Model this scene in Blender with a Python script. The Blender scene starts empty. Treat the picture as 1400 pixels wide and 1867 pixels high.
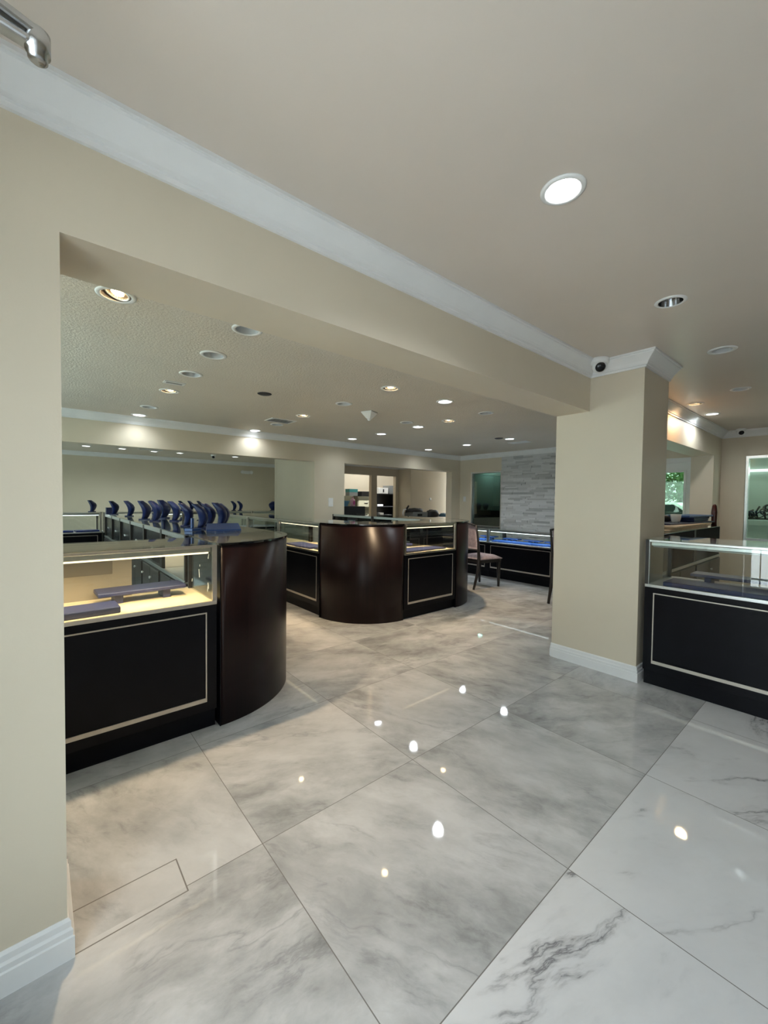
import bpy, bmesh, math, random
from mathutils import Vector, Matrix, geometry
random.seed(7)
PI = math.pi
S = bpy.context.scene
COL = S.collection

# ------------------------------------------------------------------ materials
def nmat(name):
    m = bpy.data.materials.new(name); m.use_nodes = True
    nt = m.node_tree; nt.nodes.clear()
    out = nt.nodes.new('ShaderNodeOutputMaterial')
    return m, nt, out
def N(nt, typ, **kw):
    n = nt.nodes.new(typ)
    for k, v in kw.items(): setattr(n, k, v)
    return n
def L(nt, a, b): nt.links.new(a, b)
def setin(nt, sock, v):
    if hasattr(v, 'is_linked') or isinstance(v, bpy.types.NodeSocket): nt.links.new(v, sock)
    else: sock.default_value = v
def mth(nt, op, a, b=None, c=None):
    n = N(nt, 'ShaderNodeMath', operation=op)
    setin(nt, n.inputs[0], a)
    if b is not None: setin(nt, n.inputs[1], b)
    if c is not None: setin(nt, n.inputs[2], c)
    return n.outputs[0]
def vm(nt, op, a, b=None):
    n = N(nt, 'ShaderNodeVectorMath', operation=op)
    setin(nt, n.inputs[0], a)
    if b is not None: setin(nt, n.inputs[1], b)
    return n.outputs[0]
def mixc(nt, f, a, b):
    n = N(nt, 'ShaderNodeMix', data_type='RGBA')
    setin(nt, n.inputs[0], f); setin(nt, n.inputs[6], a); setin(nt, n.inputs[7], b)
    return n.outputs[2]
def ramp(nt, f, stops):
    n = N(nt, 'ShaderNodeValToRGB')
    els = n.color_ramp.elements
    while len(els) < len(stops): els.new(0.5)
    for e, (p, c) in zip(els, stops):
        e.position = p; e.color = c if len(c) == 4 else (*c, 1)
    setin(nt, n.inputs[0], f)
    return n.outputs[0]
def noise(nt, vec, scale, detail=2, rough=.5, dist=0.0):
    n = N(nt, 'ShaderNodeTexNoise')
    L(nt, vec, n.inputs['Vector'])
    n.inputs['Scale'].default_value = scale; n.inputs['Detail'].default_value = detail
    n.inputs['Roughness'].default_value = rough; n.inputs['Distortion'].default_value = dist
    return n.outputs[0]
def objco(nt): return N(nt, 'ShaderNodeTexCoord').outputs['Object']
def princ(nt, out, col, rough=.5, metal=0, spec=.5, coat=0, coatr=.05):
    p = N(nt, 'ShaderNodeBsdfPrincipled')
    setin(nt, p.inputs['Base Color'], (*col, 1) if isinstance(col, tuple) and len(col) == 3 else col)
    setin(nt, p.inputs['Roughness'], rough)
    p.inputs['Metallic'].default_value = metal
    p.inputs['Specular IOR Level'].default_value = spec
    p.inputs['Coat Weight'].default_value = coat; p.inputs['Coat Roughness'].default_value = coatr
    L(nt, p.outputs[0], out.inputs[0])
    return p
def bump(nt, p, h, strength=.2, dist=.01):
    b = N(nt, 'ShaderNodeBump'); b.inputs['Strength'].default_value = strength; b.inputs['Distance'].default_value = dist
    setin(nt, b.inputs['Height'], h); L(nt, b.outputs[0], p.inputs['Normal'])
def simple(name, col, rough=.5, metal=0, var=.06, vscale=6, spec=.5, bmp=0, bscale=200, coat=0):
    """plain coloured material with a little procedural variation of its own colour and an optional fine bump"""
    m, nt, out = nmat(name)
    co = objco(nt)
    f = noise(nt, co, vscale, 3)
    a = tuple(c * (1 - var) for c in col); b = tuple(min(1, c * (1 + var)) for c in col)
    c = ramp(nt, f, [(.3, a), (.7, b)])
    p = princ(nt, out, c, rough, metal, spec, coat)
    if bmp: bump(nt, p, noise(nt, co, bscale, 2), bmp, .002)
    return m
def emis(name, col, s):
    m, nt, out = nmat(name)
    e = N(nt, 'ShaderNodeEmission'); e.inputs[0].default_value = (*col, 1); e.inputs[1].default_value = s
    L(nt, e.outputs[0], out.inputs[0]); return m
def glass(name, tint=(.93, .96, .95), gcol=(1, 1, 1), boost=0.0):
    """thin pane: fresnel mix of clear transmission and a mirror reflection"""
    m, nt, out = nmat(name)
    g = N(nt, 'ShaderNodeNewGeometry')
    ior = mth(nt, 'MULTIPLY_ADD', g.outputs['Backfacing'], 1 / 1.52 - 1.52, 1.52)
    fr = N(nt, 'ShaderNodeFresnel'); L(nt, ior, fr.inputs[0])
    f = mth(nt, 'ADD', fr.outputs[0], boost) if boost else fr.outputs[0]
    t = N(nt, 'ShaderNodeBsdfTransparent'); t.inputs[0].default_value = (*tint, 1)
    gl = N(nt, 'ShaderNodeBsdfGlossy'); gl.inputs['Roughness'].default_value = 0.0; gl.inputs[0].default_value = (*gcol, 1)
    mx = N(nt, 'ShaderNodeMixShader'); L(nt, f, mx.inputs[0]); L(nt, t.outputs[0], mx.inputs[1]); L(nt, gl.outputs[0], mx.inputs[2])
    L(nt, mx.outputs[0], out.inputs[0]); return m

M = {}
def wallmat(name, col, rough, bmp, bscale, bd=.004):
    m, nt, out = nmat(name); co = objco(nt)
    f = noise(nt, co, 1.3, 4)
    c = ramp(nt, f, [(.3, tuple(x * .96 for x in col)), (.7, tuple(min(1, x * 1.03) for x in col))])
    p = princ(nt, out, c, rough, 0, .4)
    h = noise(nt, co, bscale, 3, .6)
    bump(nt, p, h, bmp, bd)
    return m
M['wall'] = wallmat('beige wall paint', (.675, .597, .468), .42, .06, 160)
M['ceil'] = wallmat('smooth ceiling paint', (.70, .625, .55), .34, .03, 120)
M['stucco'] = wallmat('textured ceiling paint', (.68, .62, .53), .6, .6, 60, .010)
M['trim'] = simple('white gloss trim', (.80, .80, .79), .3, var=.02)
M['white'] = simple('white enamel', (.82, .82, .80), .35, var=.02)
M['whiteplastic'] = simple('white plastic', (.80, .80, .78), .3, var=.02)
M['metal'] = simple('brushed champagne metal', (.62, .57, .50), .32, 1.0, .05, 40)
M['steel'] = simple('satin aluminium', (.66, .67, .66), .3, 1.0, .05, 40)
M['chromearm'] = simple('worn chrome', (.50, .51, .52), .24, 1.0, .1, 30)
M['chrome'] = simple('polished chrome', (.75, .76, .78), .12, 1.0, .04, 20)
M['inlay'] = simple('champagne inlay strip', (.58, .53, .46), .38, .6, .04, 30)
M['black'] = simple('black laminate', (.0045, .0045, .0065), .28, 0, .2, 8, .14)
M['blackgloss'] = simple('black gloss top', (.006, .006, .007), .08, 0, .1, 8, .5)
M['blackmat'] = simple('black matte plastic', (.012, .012, .013), .5)
M['post'] = simple('dark brown post', (.022, .017, .015), .35)
M['deck'] = simple('tan display deck', (.72, .58, .38), .5, 0, .04, 20)
M['deckgrey'] = simple('grey display deck', (.52, .52, .50), .5, 0, .04, 20)
M['tan'] = simple('tan sliding door', (.30, .25, .19), .4, 0, .04, 10)
M['tandark'] = simple('recessed tan door panel', (.15, .125, .095), .4, 0, .04, 10)
M['blue'] = simple('navy leatherette', (.006, .015, .085), .34, 0, .12, 30, .3, .12, 350)
M['bluelight'] = simple('royal blue leatherette', (.02, .07, .26), .35, 0, .12, 30, .5, .12, 350)
M['navy'] = simple('dark slate navy leatherette', (.026, .030, .085), .42, 0, .12, 30, .5, .12, 350)
M['fabric'] = simple('dusty pink upholstery', (.42, .33, .34), .85, 0, .18, 25, .2, .3, 600)
M['paper'] = simple('buff board', (.78, .62, .42), .6, 0, .06, 15)
M['paleg'] = simple('pale green wall paint', (.50, .56, .51), .5, 0, .03, 2)
M['greenw'] = simple('grey green wall paint', (.52, .56, .50), .5, 0, .03, 2)
M['darkwall'] = simple('dark room paint', (.05, .06, .06), .6)
M['olive'] = simple('olive filing cabinet enamel', (.20, .19, .13), .45)
M['teal'] = simple('teal carton print', (.03, .20, .20), .5)
M['greyc'] = simple('grey painted carton', (.20, .21, .21), .5)
M['pink'] = simple('pink plastic bottle', (.75, .45, .52), .3)
M['magenta'] = simple('magenta bottle print', (.45, .06, .22), .4)
M['redbrown'] = simple('dark red lacquer', (.05, .006, .005), .3)
M['gasket'] = simple('dark lamp baffle', (.10, .085, .08), .5)
M['grille'] = simple('dark grille', (.03, .03, .035), .5)
M['asphalt'] = simple('pale concrete forecourt', (.66, .65, .63), .8, 0, .1, 3)
M['leaf'] = simple('tree foliage', (.10, .20, .05), .7, 0, .4, 6)
M['bark'] = simple('tree bark', (.10, .07, .05), .8)
M['baffle'] = simple('satin white baffle', (.60, .61, .61), .4, 0, .02)
M['blackback'] = simple('black back panel', (.006, .006, .007), .65, spec=.08)
M['tubeoff'] = simple('unlit tube', (.55, .55, .52), .35, 0, .02)
M['carpaint'] = simple('white car paint', (.80, .81, .82), .2, 0, .02)
M['cyan'] = simple('blue plastic bag', (.05, .16, .25), .4)
M['doorglass'] = glass('green tinted door glass', (.36, .45, .37), (.8, .95, .85), .03)
M['shopglass'] = glass('grey tinted shopfront glass', (.50, .51, .51))
M['leftglass'] = glass('pale green shopfront glass', (.76, .82, .79))
M['farglass'] = glass('grey green shopfront glass', (.52, .57, .54))
M['glass'] = glass('clear showcase glass')
M['greenglass'] = glass('green tinted plate glass', (.25, .34, .31), (.8, .92, .88), .06)
M['lightgreenglass'] = glass('pale green plate glass', (.60, .68, .64), (.88, 1, .95), .03)
M['warmbulb'] = emis('warm lamp', (1, .74, .40), 40)
M['coolbulb'] = emis('cool white lamp', (.93, .97, 1), 26)
M['tubewarm'] = emis('warm tube', (1, .80, .52), 2.2)
M['tubecool'] = emis('cool tube', (.90, .98, 1), 2.5)
M['striplight'] = emis('fluorescent strip', (.93, 1, .97), 4)

def woodmat():
    m, nt, out = nmat('dark mahogany veneer'); co = objco(nt)
    s = vm(nt, 'MULTIPLY', co, (60, 60, 1.6))
    f = noise(nt, s, 1.0, 5, .6, .4)
    f2 = noise(nt, vm(nt, 'MULTIPLY', co, (9, 9, .35)), 1.0, 3)
    c = ramp(nt, f, [(.25, (.005, .0022, .0025)), (.75, (.018, .0068, .0062))])
    c = mixc(nt, mth(nt, 'MULTIPLY', f2, .6), c, (.010, .0035, .0035, 1))
    p = princ(nt, out, c, .34, 0, .22)
    p.inputs['Anisotropic'].default_value = .8; p.inputs['Anisotropic Rotation'].default_value = .25
    tg = N(nt, 'ShaderNodeTangent', direction_type='RADIAL', axis='Z'); L(nt, tg.outputs[0], p.inputs['Tangent'])
    bump(nt, p, f, .05, .002)
    return m
M['wood'] = woodmat()

def marble():
    m, nt, out = nmat('polished marble tiles'); co = objco(nt)
    T = .8
    q = vm(nt, 'MULTIPLY', vm(nt, 'SUBTRACT', co, (.646, .657, 0)), (1 / T, 1 / T, 0))
    idx = vm(nt, 'FLOOR', q); fr = vm(nt, 'FRACTION', q)
    wn = N(nt, 'ShaderNodeTexWhiteNoise', noise_dimensions='3D'); L(nt, idx, wn.inputs[0])
    sep = N(nt, 'ShaderNodeSeparateColor'); L(nt, wn.outputs['Color'], sep.inputs[0])
    r1, r2, r3 = sep.outputs
    # grout
    sx = N(nt, 'ShaderNodeSeparateXYZ'); L(nt, fr, sx.inputs[0])
    ex = mth(nt, 'MINIMUM', sx.outputs[0], mth(nt, 'SUBTRACT', 1.0, sx.outputs[0]))
    ey = mth(nt, 'MINIMUM', sx.outputs[1], mth(nt, 'SUBTRACT', 1.0, sx.outputs[1]))
    grout = mth(nt, 'LESS_THAN', mth(nt, 'MINIMUM', ex, ey), .0019)
    # the cut strip tile at the foot of the left pier
    px = N(nt, 'ShaderNodeSeparateXYZ'); L(nt, co, px.inputs[0])
    dx = mth(nt, 'SUBTRACT', mth(nt, 'ABSOLUTE', mth(nt, 'SUBTRACT', px.outputs[0], .16)), .215)
    dy = mth(nt, 'SUBTRACT', mth(nt, 'ABSOLUTE', mth(nt, 'SUBTRACT', px.outputs[1], 1.515)), .078)
    dd = mth(nt, 'MAXIMUM', dx, dy)
    strip = mth(nt, 'LESS_THAN', mth(nt, 'ABSOLUTE', dd), .0022)
    inside = mth(nt, 'LESS_THAN', dd, 0.0)
    grout = mth(nt, 'MAXIMUM', mth(nt, 'MULTIPLY', grout, mth(nt, 'SUBTRACT', 1.0, inside)), strip)
    # per-tile shifted coordinates
    off = vm(nt, 'MULTIPLY', wn.outputs['Color'], (37, 51, 23))
    rot = N(nt, 'ShaderNodeVectorRotate', rotation_type='Z_AXIS')
    ang = mth(nt, 'MULTIPLY_ADD', r3, 1.5, -.2)
    L(nt, vm(nt, 'ADD', co, off), rot.inputs['Vector']); L(nt, ang, rot.inputs['Angle'])
    v = rot.outputs[0]
    warp = N(nt, 'ShaderNodeTexNoise'); warp.inputs['Scale'].default_value = 1.3; warp.inputs['Detail'].default_value = 5; warp.inputs['Roughness'].default_value = .6
    L(nt, v, warp.inputs['Vector'])
    vw = vm(nt, 'ADD', v, vm(nt, 'MULTIPLY', vm(nt, 'SUBTRACT', warp.outputs['Color'], (.5, .5, .5)), (.22, .22, .22)))
    st = vm(nt, 'MULTIPLY', vw, (1.1, 1.9, 1))
    cl = noise(nt, st, 2.1, 8, .64)                                   # smoky bands
    patch = noise(nt, vw, 1.6, 3, .5)
    speck = noise(nt, vm(nt, 'MULTIPLY', vw, (1.6, 4.2, 1)), 4.5, 6, .65)
    v1 = noise(nt, vm(nt, 'MULTIPLY', vw, (.5, 1.9, 1)), 1.25, 9, .60)
    v1 = mth(nt, 'ABSOLUTE', mth(nt, 'SUBTRACT', v1, .5))
    vmask = ramp(nt, noise(nt, vw, 1.9, 4, .6), [(.42, (0, 0, 0)), (.58, (1, 1, 1))])
    vein1 = mth(nt, 'MULTIPLY', ramp(nt, v1, [(0, (1, 1, 1)), (.007, (.45, .45, .45)), (.022, (.10, .10, .10)), (.05, (0, 0, 0))]), vmask)
    sy_ = N(nt, 'ShaderNodeSeparateXYZ'); L(nt, idx, sy_.inputs[0])
    white = mth(nt, 'MAXIMUM', mth(nt, 'GREATER_THAN', r1, .995), mth(nt, 'LESS_THAN', sy_.outputs[1], -.5))   # some tiles are much whiter
    cloudamt = mth(nt, 'MULTIPLY_ADD', white, -.75, .95)
    cloud = mth(nt, 'MULTIPLY', ramp(nt, cl, [(.36, (0, 0, 0)), (.66, (1, 1, 1))]), cloudamt)
    cloud = mth(nt, 'MULTIPLY', cloud, ramp(nt, patch, [(.32, (.35, .35, .35)), (.6, (1, 1, 1))]))
    c = mixc(nt, cloud, mixc(nt, white, (.60, .60, .60, 1), (.72, .72, .725, 1)), (.25, .255, .25, 1))
    dk = mth(nt, 'MULTIPLY', ramp(nt, speck, [(.56, (0, 0, 0)), (.72, (1, 1, 1))]), mth(nt, 'MULTIPLY', cloud, .9))
    c = mixc(nt, dk, c, (.20, .20, .20, 1))
    c = mixc(nt, mth(nt, 'MULTIPLY', vein1, mth(nt, 'MULTIPLY_ADD', white, .45, .40)), c, (.13, .125, .135, 1))
    c = mixc(nt, mth(nt, 'MULTIPLY', r2, .12), c, (.55, .55, .53, 1))
    c = mixc(nt, grout, c, (.16, .15, .14, 1))
    rough = mth(nt, 'MULTIPLY_ADD', grout, .5, .035)
    p = princ(nt, out, c, rough, 0, .5)
    return m
M['marble'] = marble()
M['doorpanel'] = simple('charcoal sliding door', (.016, .016, .018), .25)

def stonemat():
    m, nt, out = nmat('grey split-face stone'); co = objco(nt)
    g = N(nt, 'ShaderNodeNewGeometry')
    c = ramp(nt, g.outputs['Random Per Island'], [(0, (.34, .34, .335)), (.12, (.46, .46, .455)), (.5, (.58, .58, .575)), (1, (.68, .68, .67))])
    n1 = noise(nt, vm(nt, 'MULTIPLY', co, (8, 8, 40)), 1, 4)
    c = mixc(nt, mth(nt, 'MULTIPLY', n1, .4), c, (.40, .40, .395, 1))
    p = princ(nt, out, c, .8, 0, .3)
    bump(nt, p, noise(nt, co, 60, 5, .6), .7, .01)
    return m
M['stone'] = stonemat()

# ------------------------------------------------------------------ mesh builder
class MB:
    def __init__(s): s.bm = bmesh.new()
    def _merge(s, b, smooth=False, mi=0):
        for f in b.faces: f.smooth = smooth; f.material_index = mi
        me = bpy.data.meshes.new('t'); b.to_mesh(me); b.free(); s.bm.from_mesh(me); bpy.data.meshes.remove(me)
    def box(s, a, b, bev=0, mi=0, M_=None):
        t = bmesh.new(); bmesh.ops.create_cube(t, size=1)
        for v in t.verts:
            v.co = Vector([a[i] + (v.co[i] + .5) * (b[i] - a[i]) for i in range(3)])
        if bev: bmesh.ops.bevel(t, geom=t.edges[:], offset=bev, segments=2, affect='EDGES', profile=.5)
        if M_: bmesh.ops.transform(t, matrix=M_, verts=t.verts[:])
        bmesh.ops.recalc_face_normals(t, faces=t.faces[:])
        s._merge(t, False, mi); return s
    def prism(s, pts, z0, z1, bev=0, smooth=False, mi=0, M_=None):
        """extrude a polygon (xy) from z0 to z1"""
        t = bmesh.new()
        lo = [t.verts.new((x, y, z0)) for x, y in pts]; hi = [t.verts.new((x, y, z1)) for x, y in pts]
        n = len(pts)
        t.faces.new(lo[::-1]); t.faces.new(hi)
        for i in range(n): t.faces.new((lo[i], lo[(i + 1) % n], hi[(i + 1) % n], hi[i]))
        bmesh.ops.recalc_face_normals(t, faces=t.faces[:])
        if M_: bmesh.ops.transform(t, matrix=M_, verts=t.verts[:])
        s._merge(t, smooth, mi); return s
    def lathe(s, prof, seg=32, M_=None, smooth=True, mi=0):
        """revolve (r,z) profile about z"""
        t = bmesh.new(); rings = []
        for r, z in prof:
            if r < 1e-6: rings.append([t.verts.new((0, 0, z))])
            else: rings.append([t.verts.new((r * math.cos(2 * PI * k / seg), r * math.sin(2 * PI * k / seg), z)) for k in range(seg)])
        for A, B in zip(rings, rings[1:]):
            for k in range(seg):
                a0, a1 = A[k % len(A)], A[(k + 1) % len(A)]; b0, b1 = B[k % len(B)], B[(k + 1) % len(B)]
                vs = []
                for v in (a0, a1, b1, b0):
                    if v not in vs: vs.append(v)
                if len(vs) > 2: t.faces.new(vs)
        bmesh.ops.recalc_face_normals(t, faces=t.faces[:])
        if M_: bmesh.ops.transform(t, matrix=M_, verts=t.verts[:])
        s._merge(t, smooth, mi); return s
    def tube(s, pts, r, seg=10, smooth=True, mi=0):
        pts = [Vector(p) for p in pts]; t = bmesh.new(); rings = []
        rr = r if isinstance(r, (list, tuple)) else [r] * len(pts)
        for i, p in enumerate(pts):
            d = (pts[min(i + 1, len(pts) - 1)] - pts[max(i - 1, 0)]).normalized()
            u = d.orthogonal().normalized() if i == 0 else (u - d * u.dot(d)).normalized()
            w = d.cross(u)
            rings.append([t.verts.new(p + rr[i] * (u * math.cos(2 * PI * k / seg) + w * math.sin(2 * PI * k / seg))) for k in range(seg)])
        for A, B in zip(rings, rings[1:]):
            for k in range(seg): t.faces.new((A[k], A[(k + 1) % seg], B[(k + 1) % seg], B[k]))
        t.faces.new(rings[0][::-1]); t.faces.new(rings[-1])
        bmesh.ops.recalc_face_normals(t, faces=t.faces[:])
        s._merge(t, smooth, mi); return s
    def sweep(s, prof, path, closed_prof=True, smooth=False, mi=0):
        """sweep a profile (out, z) along an xy path with mitred corners; 'out' is to the right of travel"""
        t = bmesh.new(); rings = []
        P = [Vector(p) for p in path]
        for i, p in enumerate(P):
            d0 = (P[i] - P[i - 1]).normalized() if i else None
            d1 = (P[i + 1] - P[i]).normalized() if i < len(P) - 1 else None
            if d0 is None: d0 = d1
            if d1 is None: d1 = d0
            n0 = Vector((d0.y, -d0.x)); n1 = Vector((d1.y, -d1.x))
            b = (n0 + n1).normalized(); k = 1 / max(.2, b.dot(n0))
            rings.append([t.verts.new((p.x + b.x * o * k, p.y + b.y * o * k, z)) for o, z in prof])
        n = len(prof)
        for A, B in zip(rings, rings[1:]):
            for k in range(n): t.faces.new((A[k], A[(k + 1) % n], B[(k + 1) % n], B[k]))
        t.faces.new(rings[0][::-1]); t.faces.new(rings[-1])
        bmesh.ops.recalc_face_normals(t, faces=t.faces[:])
        s._merge(t, smooth, mi); return s
    def raw(s, verts, faces, smooth=False, mi=0):
        t = bmesh.new(); vs = [t.verts.new(v) for v in verts]
        for f in faces: t.faces.new([vs[i] for i in f])
        bmesh.ops.recalc_face_normals(t, faces=t.faces[:])
        s._merge(t, smooth, mi); return s
    def build(s, name, mat, parent=None, loc=None):
        me = bpy.data.meshes.new(name); s.bm.to_mesh(me); s.bm.free()
        for m in (mat if isinstance(mat, (list, tuple)) else [mat]): me.materials.append(M[m] if isinstance(m, str) else m)
        o = bpy.data.objects.new(name, me); COL.objects.link(o)
        if parent: o.parent = parent
        if loc: o.location = loc
        return o
def tag(o, label, cat, group=None):
    o['label'] = label; o['category'] = cat
    if group: o['group'] = group
    return o
def thing(name, label, cat, loc=(0, 0, 0), rz=0, group=None):
    o = bpy.data.objects.new(name, None); COL.objects.link(o); o.empty_display_size = .05
    o.location = loc; o.rotation_euler = (0, 0, math.radians(rz))
    return tag(o, label, cat, group)
def struct(o, label=None):
    o['kind'] = 'structure'
    if label: o['label'] = label
    return o
def dup(root, loc, rz=None, label=None, group=None):
    r = root.copy(); COL.objects.link(r); r.location = loc
    if rz is not None: r.rotation_euler = (0, 0, math.radians(rz))
    if label: r['label'] = label
    if group: r['group'] = group
    for ch in list(root.children):
        c = ch.copy(); COL.objects.link(c); c.parent = r
        for g in list(ch.children):
            d = g.copy(); COL.objects.link(d); d.parent = c
    return r
def light(kind, name, parent, loc, energy, col, **kw):
    d = bpy.data.lights.new(name, kind); d.energy = energy; d.color = col
    aim = kw.pop('aim', None)
    for k, v in kw.items(): setattr(d, k, v)
    o = bpy.data.objects.new(name, d); COL.objects.link(o)
    if parent: o.parent = parent
    o.location = loc
    if aim is not None: o.rotation_euler = (Vector(aim)).to_track_quat('-Z', 'Y').to_euler()
    return o
WARM = (1, .74, .46); COOL = (.86, .95, 1); NEUT = (1, .93, .82)

# ------------------------------------------------------------------ room shell
CZ = 2.40            # ceiling height
YB0, YB1 = 1.445, 1.715   # beam / pier front and back faces
BZ = 2.04            # beam underside
YF0, YF1 = 6.45, 6.62     # far header front and back
XR = 7.9             # right-hand end wall
YFAR = 12.2

b = MB(); b.box((-1.8, -3.2, -.08), (XR + 3.2, YFAR + .2, 0)); struct(b.build('floor', 'marble'))

DOWN = []            # (x, y, kind, hole radius)
def plate_with_holes(x0, x1, y0, y1, z, holes, name, mat, r, poly=None):
    """ceiling slab lower skin with round openings, plus a closed upper skin"""
    poly = poly or [(x0, y0), (x1, y0), (x1, y1), (x0, y1)]
    vs = [Vector(p) for p in poly]; n = len(vs)
    es = [(i, (i + 1) % n) for i in range(n)]
    seg = 28
    for hx, hy in holes:
        b0 = len(vs)
        for k in range(seg): vs.append(Vector((hx + r * math.cos(2 * PI * k / seg), hy + r * math.sin(2 * PI * k / seg))))
        es += [(b0 + k, b0 + (k + 1) % seg) for k in range(seg)]
    v2, e2, f2, *_ = geometry.delaunay_2d_cdt(vs, es, [], 1, 1e-5)
    V = [(v.x, v.y, z) for v in v2]; F = []
    for f in f2:
        c = sum((Vector((v2[i].x, v2[i].y)) for i in f), Vector((0, 0))) / len(f)
        if any((c.x - hx) ** 2 + (c.y - hy) ** 2 < (r * .97) ** 2 for hx, hy in holes): continue
        F.append(list(f))
    m = MB(); m.raw(V, F)
    m.prism(poly, z + .16, z + .2)
    o = m.build(name, mat); 
    return struct(o)
RN, RB = .056, .070
near_l = [(1.40, .713), (2.60, .713), (3.68, .69), (5.05, .80), (5.45, 1.235), (6.2, 1.235)]
rows = {
 'a': (1.04, [2.60, 3.225, 3.85, 4.61, 5.59, 6.22]),
}
back_open = [(1.04, 2.60), (1.03, 3.225), (1.04, 3.85), (1.04, 5.59), (2.655, 3.85), (2.68, 5.59), (4.214, 3.055), (3.93, 4.166)]
back_warm = [(.336, 2.63), (1.04, 4.61), (2.62, 3.014), (2.65, 4.765), (4.256, 3.687)]
back_cool = [(1.04, 6.22), (2.652, 6.30), (3.404, 3.008), (4.28, 4.296), (4.31, 5.172), (4.29, 5.95), (6.35, 6.05), (6.33, 5.02), (6.237, 4.023)]
far_cool = [(.82, 10.82), (1.47, 10.82), (2.12, 10.89), (2.66, 10.81), (3.97, 10.71)]
plate_with_holes(-.5, XR, -3.0, YB0 + .02, CZ, near_l, 'ceiling', 'ceil', RN)
plate_with_holes(-1.6, XR, YB1 - .02, YF0 + .02, CZ, back_open + back_warm + back_cool, 'ceiling_back', 'stucco', RB)
plate_with_holes(-1.6, 6.5, YF1 - .02, YFAR, CZ, far_cool, 'ceiling_far', 'stucco', RB,
                 [(-1.6, YF1 - .02), (3.82, YF1 - .02), (3.82, 7.96), (6.3, YFAR), (-1.6, YFAR)])

# near dividing wall: pier at left, beam, pillar, second opening, right return
PX0, PX1, PY0 = 3.355, 3.905, 1.065
b = MB(); b.box((-1.8, YB0, 0), (.055, YB1, CZ)); struct(b.build('wall_left', 'wall'))
b = MB(); b.box((.055, YB0, BZ), (PX0, YB1, CZ)); struct(b.build('wall_beam', 'wall'))
b = MB(); b.box((PX0, PY0, 0), (PX1, YB1, CZ)); struct(b.build('wall_pillar', 'wall'))
b = MB(); b.box((PX1, YB0, BZ - .02), (7.44, YB1, CZ)); struct(b.build('wall_beam_right', 'wall'))
b = MB(); b.box((7.44, YB0, 0), (XR, YB1, CZ)); struct(b.build('wall_right_return', 'wall'))
# left end walls, unseen back of near room
b = MB(); LW = [(2.1, 6.1), (6.9, 11.9)]
b.box((-1.75, YB1, 0), (-1.6, YFAR, .75)); b.box((-1.75, YB1, 2.15), (-1.6, YFAR, CZ))
for y0, y1 in [(YB1, 2.1), (6.1, 6.9), (11.9, YFAR)]: b.box((-1.75, y0, .75), (-1.6, y1, 2.15))
struct(b.build('wall_left_end', 'wall'))
for i, (y0, y1) in enumerate(LW):
    b = MB(); n = 4
    for k in range(n + 1):
        y = y0 + (y1 - y0 - .05) * k / n; b.box((-1.70, y, .75), (-1.65, y + .05, 2.15))
    for k in range(n):
        ya = y0 + (y1 - y0 - .05) * k / n + .05; yb = y0 + (y1 - y0 - .05) * (k + 1) / n
        b.box((-1.70, ya, .75), (-1.65, yb, .80)); b.box((-1.70, ya, 2.10), (-1.65, yb, 2.15))
    w = struct(b.build('window_%d' % (4 + i), 'white'))
    b = MB(); b.box((-1.678, y0 + .02, .78), (-1.672, y1 - .02, 2.12)); b.build('glazing', ('leftglass', 'farglass')[i], w)
b = MB(); b.box((-.5, -3.15, 0), (XR, -3.0, CZ)); struct(b.build('wall_near', 'wall'))

# far dividing wall: header over the wide opening, jamb wall, office opening
b = MB()
b.box((-1.6, YF0, 2.0), (3.82, YF1, CZ))
struct(b.build('wall_far_header', 'wall'))
b = MB()
b.box((3.82, YF0, 0), (4.475, YF1, CZ)); b.box((3.82, YF1, 0), (3.93, 7.96, CZ))
b.box((4.475, YF0, 0), (7.585, YF1, .88)); b.box((4.475, YF0, 2.01), (7.585, YF1, CZ)); b.box((7.585, YF0, 0), (XR + .1, YF1, CZ))
struct(b.build('wall_far', 'wall'))
b = MB(); b.box((-1.6, YFAR, 0), (6.4, YFAR + .1, CZ)); struct(b.build('wall_back', 'wall'))
b = MB(); b.prism([(3.83, 7.96), (3.95, 7.93), (6.38, YFAR), (6.26, YFAR)], 0, CZ); struct(b.build('wall_far_return', 'wall'))

# right end wall x = 7.9 : window, door, stone, dark window
b = MB()
X0, X1 = XR, XR + .1
W2 = (.05, 1.16, .79, 2.02); D1 = (1.76, 2.66, 0, 1.979); W1 = (5.28, 6.12, .72, 2.0)
b.box((X0, -3.0, 0), (X1, W2[0], CZ)); b.box((X0, W2[0], 0), (X1, W2[1], W2[2])); b.box((X0, W2[0], W2[3]), (X1, W2[1], CZ))
b.box((X0, W2[1], 0), (X1, D1[0], CZ)); b.box((X0, D1[0], D1[3]), (X1, D1[1], CZ)); b.box((X0, D1[1], 0), (X1, W1[0], CZ))
b.box((X0, W1[0], 0), (X1, W1[1], W1[2])); b.box((X0, W1[0], W1[3]), (X1, W1[1], CZ)); b.box((X0, W1[1], 0), (X1, YF0, CZ))
struct(b.build('wall_right', 'wall'))

# stacked-stone cladding
b = MB(); z = .02; rs = random.Random(3)
while z < 2.30:
    h = rs.choice([.022, .03, .03, .038, .045]); y = 3.0
    if z + h > 2.31: h = 2.31 - z
    while y < 5.27:
        w = rs.uniform(.10, .42); y2 = min(5.27, y + w)
        if 5.27 - y2 < .06: y2 = 5.27
        d = rs.choice([.018, .022, .025, .028, .034])
        b.box((XR - d, y + .0006, z + .0006), (XR + .01, y2 - .0006, z + h - .0006))
        y = y2
    z += h
struct(b.build('wall_stone_cladding', 'stone'))

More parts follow.
